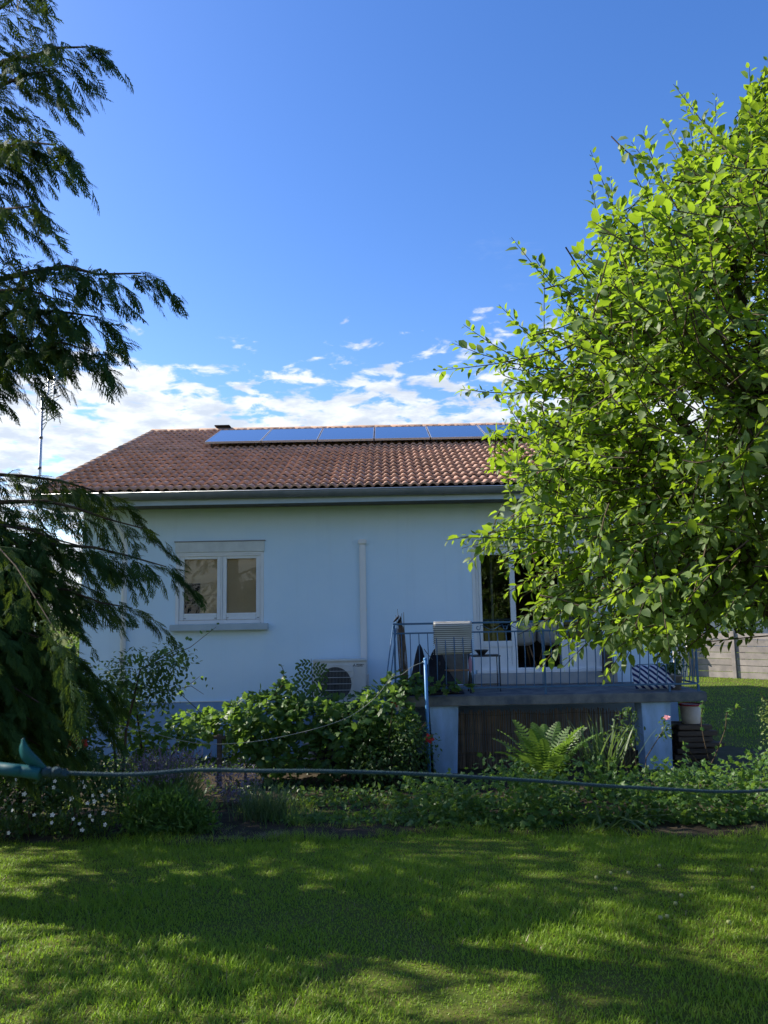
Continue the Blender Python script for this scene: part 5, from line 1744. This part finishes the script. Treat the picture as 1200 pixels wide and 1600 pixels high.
# white flower bush at left
wb = plant('white_flower_bush', (-3.5, 7.95, -0.2), 'dark bush dotted with white blooms under the cypress at left', 'bush',
           [(-3.75, 8.0, 0.05, 0.55, 0.35, 0.36), (-3.1, 8.0, 0.05, 0.5, 0.35, 0.34), (-4.5, 8.0, 0.15, 0.6, 0.4, 0.5), (-3.4, 8.2, 0.38, 0.60, 0.35, 0.34), (-4.1, 8.2, 0.45, 0.6, 0.35, 0.36), (-2.95, 8.15, 0.28, 0.35, 0.3, 0.28)], 5200, OVAL2, 0.055, 'dark_shrub', parts=40, jit=0.7,
           stems=[([(-3.6, 8.0, -0.25), (-3.6, 8.0, 0.2), (-3.7, 8.0, 0.45)], [0.015, 0.01, 0.005]), ([(-3.2, 8.0, -0.25), (-3.1, 8.0, 0.2), (-3.0, 8.0, 0.4)], [0.015, 0.01, 0.005])])
for k in range(28):
    cx = rnd.choice([-3.72, -3.55, -3.12, -2.95, -2.75, -3.3, -2.78, -2.9])
    flower(wb, (cx + rnd.uniform(-.13, .13), 7.62 + rnd.uniform(-.05, .06), rnd.uniform(-0.10, 0.42)), rnd.uniform(0.018, 0.028), 'petalw', 5, (rnd.uniform(-.4, .4), -1, rnd.uniform(0, .6)))
flower(wb, (-3.22, 8.1, 0.66), 0.085, 'petalr', 6)
flower(wb, (-3.12, 8.1, 0.63), 0.06, 'petalr', 6)
plant('dark_filler_shrub', (-4.1, 8.9, -0.35), 'tall dark shrub added to darken the gaps behind the lower cypress boughs', 'shrub',  # added filler: dark leaves give the near-black mass behind the boughs
      [(-4.2, 8.9, 0.55, 0.9, 0.5, 0.85), (-3.62, 8.95, 0.45, 0.5, 0.45, 0.75), (-4.7, 8.9, 1.25, 0.8, 0.5, 0.65), (-3.95, 8.95, 1.25, 0.5, 0.45, 0.5)], 3600, SMALL, 0.12, 'dark_shrub', jit=0.7, shell=0.35,
      stems=[([(-4.1, 8.9, -0.4), (-4.15, 8.9, 0.5), (-4.3, 8.9, 1.4)], [0.03, 0.02, 0.008]), ([(-4.0, 8.9, -0.4), (-3.8, 8.9, 0.4), (-3.6, 8.9, 0.9)], [0.025, 0.018, 0.008])])
# fine green shrub
fs = plant('feathery_shrub', (-2.3, 7.9, -0.22), 'rounded dark green feathery shrub at the lawn edge below the lavender', 'shrub',
           [(-2.45, 7.95, -0.02, 0.26, 0.25, 0.26), (-2.15, 7.95, -0.02, 0.26, 0.25, 0.24), (-1.9, 8.0, -0.10, 0.2, 0.2, 0.18)], 2600, NARROW, 0.085, 'geran', jit=0.6, droop=-0.5, shell=0.3)

def tuft(name, base, label, n, length, width, mat, spread=0.7, cat='grass tuft', group=None, bend=0.6, rad=0.12, parts=True, up=1.0):
    t = empty(name, base, label, cat, group)
    a_ = rng.uniform(0, 2 * math.pi, n)
    le = rng.random(n) ** 0.8 * spread
    P = np.array(base) + np.stack([rad * rng.normal(size=n) * .7, rad * rng.normal(size=n) * .5, np.full(n, 0.0)], 1)
    D = np.stack([np.cos(a_) * le, np.sin(a_) * le, np.full(n, up)], 1)
    U = np.stack([-np.cos(a_), -np.sin(a_), np.full(n, 0.6)], 1)
    S = length * rng.uniform(0.6, 1.15, n)
    tb_ = tmpl_blade(width / length, bend)
    if parts and n <= 80:
        leaf_key = arrays_mesh(name + '_blade', tb_[0], tb_[1], True)
        leaf_key.materials.append(M[mat])
        Mx = frames(D, U)
        for k in range(n):
            o = bpy.data.objects.new('leaf', leaf_key)
            COL.objects.link(o)
            o.parent = t
            o.matrix_parent_inverse = Matrix.Translation(-Vector(base))
            o.matrix_basis = Matrix.Translation(P[k].tolist()) @ Matrix(Mx[k].tolist()).to_4x4() @ Matrix.Diagonal((S[k], S[k], S[k], 1))
    else:
        V_, T_2 = scatter(tb_, P, D, U, S)
        foliage('blades_mass', V_, T_2, M[mat], t)
    return t
tuft('grass_tuft', (-1.35, 8.7, -0.32), 'tall fine grass tuft standing left of the bare soil', 420, 0.50, 0.008, 'sword', 0.55, rad=0.22)
tuft('grass_tuft', (-0.95, 8.4, -0.30), 'short grass tuft with seedling beside the tall tuft', 220, 0.26, 0.008, 'geran', 0.8, rad=0.2)
# fern
fn = empty('fern', (2.05, 9.9, -0.38), 'sunlit fern with arching fronds before the reed screen', 'fern')
P, D, U, S = [], [], [], []
for k in range(30):
    th = 2 * math.pi * k / 30 * 2.0 + rnd.uniform(-.2, .2)
    P.append((1.95 + 0.09 * math.cos(th), 9.9 + 0.09 * math.sin(th), -0.36))
    tilt = rnd.uniform(1.0, 2.8)
    D.append((math.cos(th), math.sin(th), tilt))
    U.append((-math.cos(th) * tilt, -math.sin(th) * tilt, 1.0))
    S.append(rnd.uniform(0.7, 1.1))
fm = arrays_mesh('fern_frond_blade', FERN[0], FERN[1])
fm.materials.append(M['fern'])
Mx = frames(np.array(D, float), np.array(U, float))
for k in range(30):
    o = bpy.data.objects.new('frond', fm)
    COL.objects.link(o)
    o.parent = fn
    o.matrix_parent_inverse = Matrix.Translation(-origin(fn))
    o.matrix_basis = Matrix.Translation(P[k]) @ Matrix(Mx[k].tolist()).to_4x4() @ Matrix.Diagonal((S[k], S[k], S[k], 1))
fn2 = [c for c in fn.children][:9]
# sword-leaved plants
tuft('iris_clump', (2.62, 9.7, -0.36), 'upright clump of tall sword-shaped leaves right of the fern', 60, 1.08, 0.036, 'sword', 0.42, 'iris', rad=0.14, bend=0.35)
tuft('iris_clump', (1.95, 9.25, -0.34), 'arching strap-leaved clump at the foot of the fern', 46, 0.62, 0.030, 'sword', 1.0, 'iris', rad=0.16, bend=1.1)
tuft('iris_clump', (2.80, 9.55, -0.36), 'arching strap-leaved clump right of the tall sword leaves', 40, 0.72, 0.028, 'sword', 0.9, 'iris', rad=0.14, bend=1.1)
tuft('lily_clump', (2.25, 7.85, -0.2), 'bent pale strap leaves flopping onto the lawn edge', 26, 0.62, 0.032, 'sword', 1.5, 'lily', rad=0.2, bend=1.2, up=0.8)

# ground cover geranium in separate clumps
gc = [((0.55, 8.45, 0.5, 0.42, 0.34), 'low leafy ground cover clump at the left end of the bed edge', 600),
      ((1.20, 8.25, 0.55, 0.45, 0.50), 'bright green lobed ground cover clump below the reed screen', 1100),
      ((1.55, 9.2, 0.55, 0.45, 0.38), 'lobed ground cover clump around the foot of the fern', 620),
      ((2.15, 8.25, 0.58, 0.45, 0.50), 'dark lobed ground cover clump under the strap leaves', 1100),
      ((3.05, 8.25, 0.60, 0.45, 0.48), 'dark lobed ground cover clump right of the strap leaves', 1100),
      ((3.95, 8.3, 0.6, 0.45, 0.50), 'dark lobed ground cover clump near the right edge', 1000),
      ((3.35, 9.5, 0.7, 0.5, 0.34), 'ground cover clump at the foot of the right pillar', 760),
      ((4.35, 9.2, 0.6, 0.4, 0.46), 'sunlit yellow-green ground cover clump under the pale shrub', 800),
      ((4.85, 8.3, 0.6, 0.45, 0.50), 'lobed ground cover clump at the very right edge', 700),
      ((0.45, 9.4, 0.6, 0.5, 0.30), 'leafy ground cover clump at the foot of the red rose bush', 620)]
for (x, y, rx, ry, rz), lab, n in gc:
    g0 = gz(0, y)
    plant('ground_cover', (x, y, g0), lab, 'ground cover', [(x, y, g0 + rz * 0.35, rx, ry, rz), (x + 0.2, y - 0.15, g0 + rz * .25, rx * .7, ry * .8, rz * .8)], n, GERAN, 0.075, 'geran', 'ground cover clumps along the bed', parts=32, droop=0.1, shell=0.5)
plant('weed_patch', (-0.1, 8.6, -0.3), 'ragged low weeds on the bare soil in the middle of the bed', 'weeds', [(-0.3, 8.5, -0.32, 0.9, 0.4, 0.14), (0.3, 8.3, -0.28, 0.5, 0.3, 0.18), (-0.6, 9.6, -0.36, 0.9, 0.5, 0.18)], 1500, SMALL, 0.06, 'geran', jit=0.8)

# roses in front of the right pillar
pr = plant('pink_rose_bush', (3.35, 10.2, -0.4), 'leggy rose bush with one pink bloom before the right pillar', 'rose bush',
           [(3.05, 10.2, 0.30, 0.22, 0.2, 0.18), (2.75, 10.2, 0.22, 0.12, 0.12, 0.10), (3.55, 10.2, 0.35, 0.10, 0.1, 0.14), (3.10, 10.2, 0.52, 0.12, 0.12, 0.12)], 260, OVAL2, 0.062, 'rose', parts=120, jit=0.8,
           stems=[([(3.2, 10.2, -0.45), (3.15, 10.2, 0.1), (3.02, 10.2, 0.35), (2.98, 10.2, 0.6)], [0.010, 0.008, 0.006, 0.003]), ([(3.15, 10.2, -0.42), (3.0, 10.2, 0.0), (2.8, 10.2, 0.25), (2.65, 10.2, 0.3)], [0.010, 0.008, 0.005, 0.003]),
                  ([(3.25, 10.2, -0.42), (3.3, 10.2, 0.0), (3.55, 10.2, 0.35), (3.58, 10.2, 0.5)], [0.009, 0.007, 0.005, 0.003])])
flower(pr, (3.58, 10.15, 0.50), 0.05, 'petalp', 6, (-.2, -.6, 1))
rm_ = empty('rose_cane', (3.95, 10.0, -0.4), 'long arching sunlit rose cane right of the right pillar', 'rose')
for pts in ([(3.82, 10.0, -0.42), (4.05, 10.0, -0.05), (4.25, 10.0, 0.35), (4.30, 10.0, 0.58), (4.48, 10.0, 0.62)], [(3.98, 10.0, -0.18), (3.78, 10.0, 0.12), (3.7, 10.0, 0.2)], [(4.05, 10.05, -0.05), (3.98, 10.05, 0.4), (4.02, 10.05, 0.72)]):
    MB().tube(smooth_path(pts, 3), [0.009 - 0.006 * i / (3 * (len(pts) - 1)) for i in range(3 * (len(pts) - 1) + 1)], 6, False).build('stem', M['twig'], rm_)
    P = np.array([list(p) for p in smooth_path(pts, 5)])[5:]
    nL = len(P)
    leaf_parts(OVAL2, P, rng.normal(size=(nL, 3)) * .6 + np.array([0, -.4, 0]), np.tile([0, -.4, 1.0], (nL, 1)) + rng.normal(size=(nL, 3)) * .4, rng.uniform(.05, .085, nL), list(range(nL)), M['geran'], rm_)
# pale shrub at right
ps = plant('pale_shrub', (4.75, 9.1, -0.38), 'sunlit pale yellow-green shrub with tiny leaves at the right edge', 'shrub',
           [(4.75, 9.1, 0.15, 0.38, 0.35, 0.42), (4.90, 9.1, 0.5, 0.42, 0.35, 0.34), (4.55, 9.1, 0.45, 0.25, 0.25, 0.32), (5.2, 9.1, 0.3, 0.4, 0.35, 0.5), (4.38, 9.1, 0.66, 0.12, 0.12, 0.18)], 5200, SMALL, 0.042, 'shrub', jit=0.8, shell=0.3,
           stems=[([(4.8, 9.1, -0.42), (4.7, 9.1, 0.3), (4.30, 9.1, 0.92)], [0.014, 0.01, 0.003]), ([(4.8, 9.1, -0.42), (4.9, 9.1, 0.4), (5.0, 9.1, 0.9)], [0.014, 0.01, 0.003]), ([(4.62, 9.0, -0.42), (4.5, 9.0, -0.2), (4.3, 9.0, -0.05)], [0.009, 0.006, 0.003])])

# potted plant on the balcony corner
pt = empty('potted_plant', (4.28, 11.75, 0.692), 'grey pot with a leafy plant on the right balcony corner', 'potted plant')
MB().lathe([(0.0, 0.0), (0.085, 0.0), (0.11, 0.19), (0.12, 0.195), (0.12, 0.22), (0.105, 0.22), (0.10, 0.19), (0.0, 0.18)], (4.28, 11.7, 0.694), 20).build('pot', M['terracotta'], pt)
P, o = mound([(4.28, 11.7, 1.08, 0.18, 0.16, 0.17)], 160, 0.3)
D, U, S = leafy(P, o, OVAL2, 0.075)
leaf_parts(OVAL2, P, D, U, S, list(range(160)), M['rose'], pt)

# wood pile and bucket right of the pillar
wpile = empty('wood_pile', (4.50, 12.0, -0.42), 'dark stack of old boards and logs right of the right pillar', 'wood pile')
for lay in range(7):
    z = -0.42 + lay * 0.085
    for k in range(3):
        x0 = 4.18 + rnd.uniform(-.05, .05) + (0.06 + 0.02 * lay if lay < 4 else 0.10)
        x1 = x0 + rnd.uniform(0.50, 0.66) - (0.16 if lay > 5 else 0)
        y0 = 11.75 + k * 0.17
        MB().bbox(x0, x1, y0, y0 + 0.15, z + rnd.uniform(0, .01), z + 0.072, 0.008).build('board', M['wood'], wpile)
bk = empty('bucket', (4.58, 11.95, 0.175), 'off-white plastic bucket with dark red rim standing on the wood pile', 'bucket')
MB().lathe([(0.0, 0.0), (0.125, 0.0), (0.13, 0.01), (0.155, 0.27), (0.15, 0.27), (0.125, 0.02), (0.0, 0.015)], (4.58, 11.95, 0.168), 24).build('tub', M['tub'], bk)
MB().lathe([(0.150, 0.262), (0.166, 0.265), (0.168, 0.285), (0.152, 0.29)], (4.58, 11.95, 0.168), 24).build('rim', M['tubrim'], bk)

# ------------------------------------------------------------------ foreground cord
cord = empty('foreground_cord', (-0.5, 1.15, 1.68), 'blue-green cord stretched right across the foreground with a thick teal sleeve', 'cord')
cp = [(-0.49, 1.15, 1.681), (-0.38, 1.17, 1.672), (-0.29, 1.19, 1.673), (-0.20, 1.20, 1.668), (-0.11, 1.22, 1.662), (-0.01, 1.25, 1.652), (0.09, 1.28, 1.640), (0.26, 1.35, 1.613), (0.46, 1.45, 1.577), (0.76, 1.60, 1.535), (1.3, 2.2, 1.45), (2.2, 3.6, 1.30), (3.2, 5.65, 1.05)]
MB().tube(smooth_path(cp, 6), 0.0030, 10).build('line', M['rope'], cord)
MB().tube(smooth_path([(-0.503, 1.15, 1.6795), (-0.53, 1.15, 1.684), (-0.58, 1.16, 1.688), (-0.9, 1.3, 1.70), (-2.2, 3.2, 1.75), (-4.0, 5.9, 1.8)], 5), 0.0088, 16).build('sleeve', M['teal'], cord)
MB().tube(smooth_path([(-0.497, 1.15, 1.680), (-0.492, 1.147, 1.684), (-0.486, 1.152, 1.678), (-0.480, 1.147, 1.684), (-0.474, 1.152, 1.679), (-0.468, 1.15, 1.681)], 4), 0.006, 10).build('knot', M['rope'], cord)
tail = MB()
tp = smooth_path([(-0.496, 1.15, 1.685), (-0.508, 1.148, 1.697), (-0.520, 1.146, 1.709), (-0.528, 1.146, 1.722), (-0.530, 1.147, 1.730)], 4)
V, F = [], []
for i, p in enumerate(tp):
    t = i / (len(tp) - 1)
    wd = 0.004 + 0.010 * math.sin(math.pi * min(1, t * 1.15)) ** 0.8
    V += [p + Vector((-wd * 0.75, 0.002, -wd * 0.6)), p + Vector((wd * 0.25, -0.002, wd * 0.2))]
for i in range(len(tp) - 1):
    F.append((2 * i, 2 * i + 1, 2 * i + 3, 2 * i + 2))
to = tail.add(V, F, True).build('loose_end', M['teal'], cord)
md = to.modifiers.new('thick', 'SOLIDIFY')
md.thickness = 0.003

# ------------------------------------------------------------------ lawn blades
def grass_field(name, n, xr, yr, h, w_, mat, inside=None, label=None, yexp=None, bend=0.9):
    x = rng.uniform(xr[0], xr[1], n)
    u = rng.random(n)
    y = yr[0] + (yr[1] - yr[0]) * (u if yexp is None else u ** yexp)
    ok = np.abs(x) < 0.56 * y + 0.6
    if inside is not None:
        ok &= inside(x, y)
    x, y = x[ok], y[ok]
    n = len(x)
    a_ = rng.uniform(0, 2 * math.pi, n)
    le = rng.random(n) * 1.0
    clump = 0.80 + 0.35 * np.sin(x * 2.1 - 1.3 * y) * np.sin(0.9 * x + 2.7 * y) + 0.25 * np.sin(x * 5.3 + np.sin(y * 4.1) * 1.5) * np.sin(y * 6.1 + x) + 0.25 * np.sin(x * 1.7 + y * 2.3)
    S = h * rng.uniform(0.55, 1.25, n) * np.clip(clump, 0.40, 1.55)
    P = np.stack([x, y, gz_np(y) - 0.003], 1)
    D = np.stack([np.cos(a_) * le, np.sin(a_) * le, np.ones(n)], 1)
    U = np.stack([-np.cos(a_) + 0.01, -np.sin(a_), np.full(n, 0.8)], 1)
    V = [(0, -.5, 0), (0, .5, 0), (0.55, -.38, -.10 * bend), (0.55, .38, -.10 * bend), (0.95, 0, -.38 * bend)]
    tv_ = np.array(V, float)
    tt_ = np.array([(0, 1, 3), (0, 3, 2), (2, 3, 4)])
    V_, T_2 = scatter((tv_, tt_), P, D, U, np.stack([S, np.full(n, w_) * rng.uniform(.7, 1.3, n), S], 1))
    o = link(name, arrays_mesh(name, V_, T_2), None, M[mat])
    tag(o, label, 'grass', kind='stuff')
    return len(T_2)
bedf = np.vectorize(bed_front)
ng = grass_field('grass', 300000, (-5.2, 5.2), (3.2, 8.0), 0.050, 0.0052, 'grass', lambda x, y: y < bedf(x) + 0.10 * rng.normal(size=len(x)), 'short green lawn grass in the foreground', 1.0)
grass_field('far_grass', 60000, (4.8, 22.0), (11.5, 30.0), 0.07, 0.014, 'grass', lambda x, y: ~((x < 7.2) & (y < 13.6 - 0.9 * np.maximum(0, x - 5.2))), 'lawn grass beyond the house corner at right')
grass_field('dry_grass', 9000, (-2.0, -0.9), (7.55, 8.35), 0.075, 0.004, 'dry', lambda x, y: ((x + 1.45) / .52) ** 2 + ((y - 7.95) / .36) ** 2 < 1 + 0.2 * rng.normal(size=len(x)), 'straw-coloured dry grass patch at the bed edge', bend=1.6)
grass_field('dry_grass', 9000, (-1.0, 0.6), (7.7, 8.9), 0.05, 0.004, 'dry', lambda x, y: ((x + 0.3) / .8) ** 2 + ((y - 8.2) / .5) ** 2 < 1, 'thin dry stalks on the bare middle of the bed', bend=1.6)
grass_field('bed_grass', 26000, (-4.5, 1.0), (7.5, 10.0), 0.10, 0.005, 'grass', lambda x, y: (y > bedf(x)) & (np.sin(x * 3.1) * np.sin(y * 4.3 + x) > -0.35), 'loose grass growing in the left bed')

grass_field('edge_grass', 30000, (-5.0, 4.8), (7.2, 8.3), 0.105, 0.005, 'grass', lambda x, y: np.abs(y - bedf(x) - 0.02) < 0.16 * rng.random(len(x)) + 0.02, 'longer uncut grass fringe along the edge of the bed')
grass_field('dry_blades', 4500, (-5.0, 5.0), (3.2, 7.6), 0.055, 0.004, 'dry', lambda x, y: np.sin(x * 2.3 + 1) * np.sin(y * 3.1 + x) > -0.4, 'scattered straw-dry blades through the lawn', bend=1.5)
# fallen fruit on the lawn
fi = 0
for k in range(16):
    x, y = rnd.uniform(1.5, 2.9), rnd.uniform(4.6, 6.4)
    if x > 0.46 * y:
        continue
    f_ = MB().lathe([(0.0, -0.014), (0.009, -0.012), (0.014, 0.0), (0.011, 0.010), (0.004, 0.011), (0.0, 0.007)], (x, y, gz(x, y) + 0.032), 10).build('fallen_apple', M['fruit'])
    tag(f_, 'tiny unripe apple lying in the grass at the right of the lawn', 'apple', 'fallen apples on the lawn')
print('grass tris', ng)
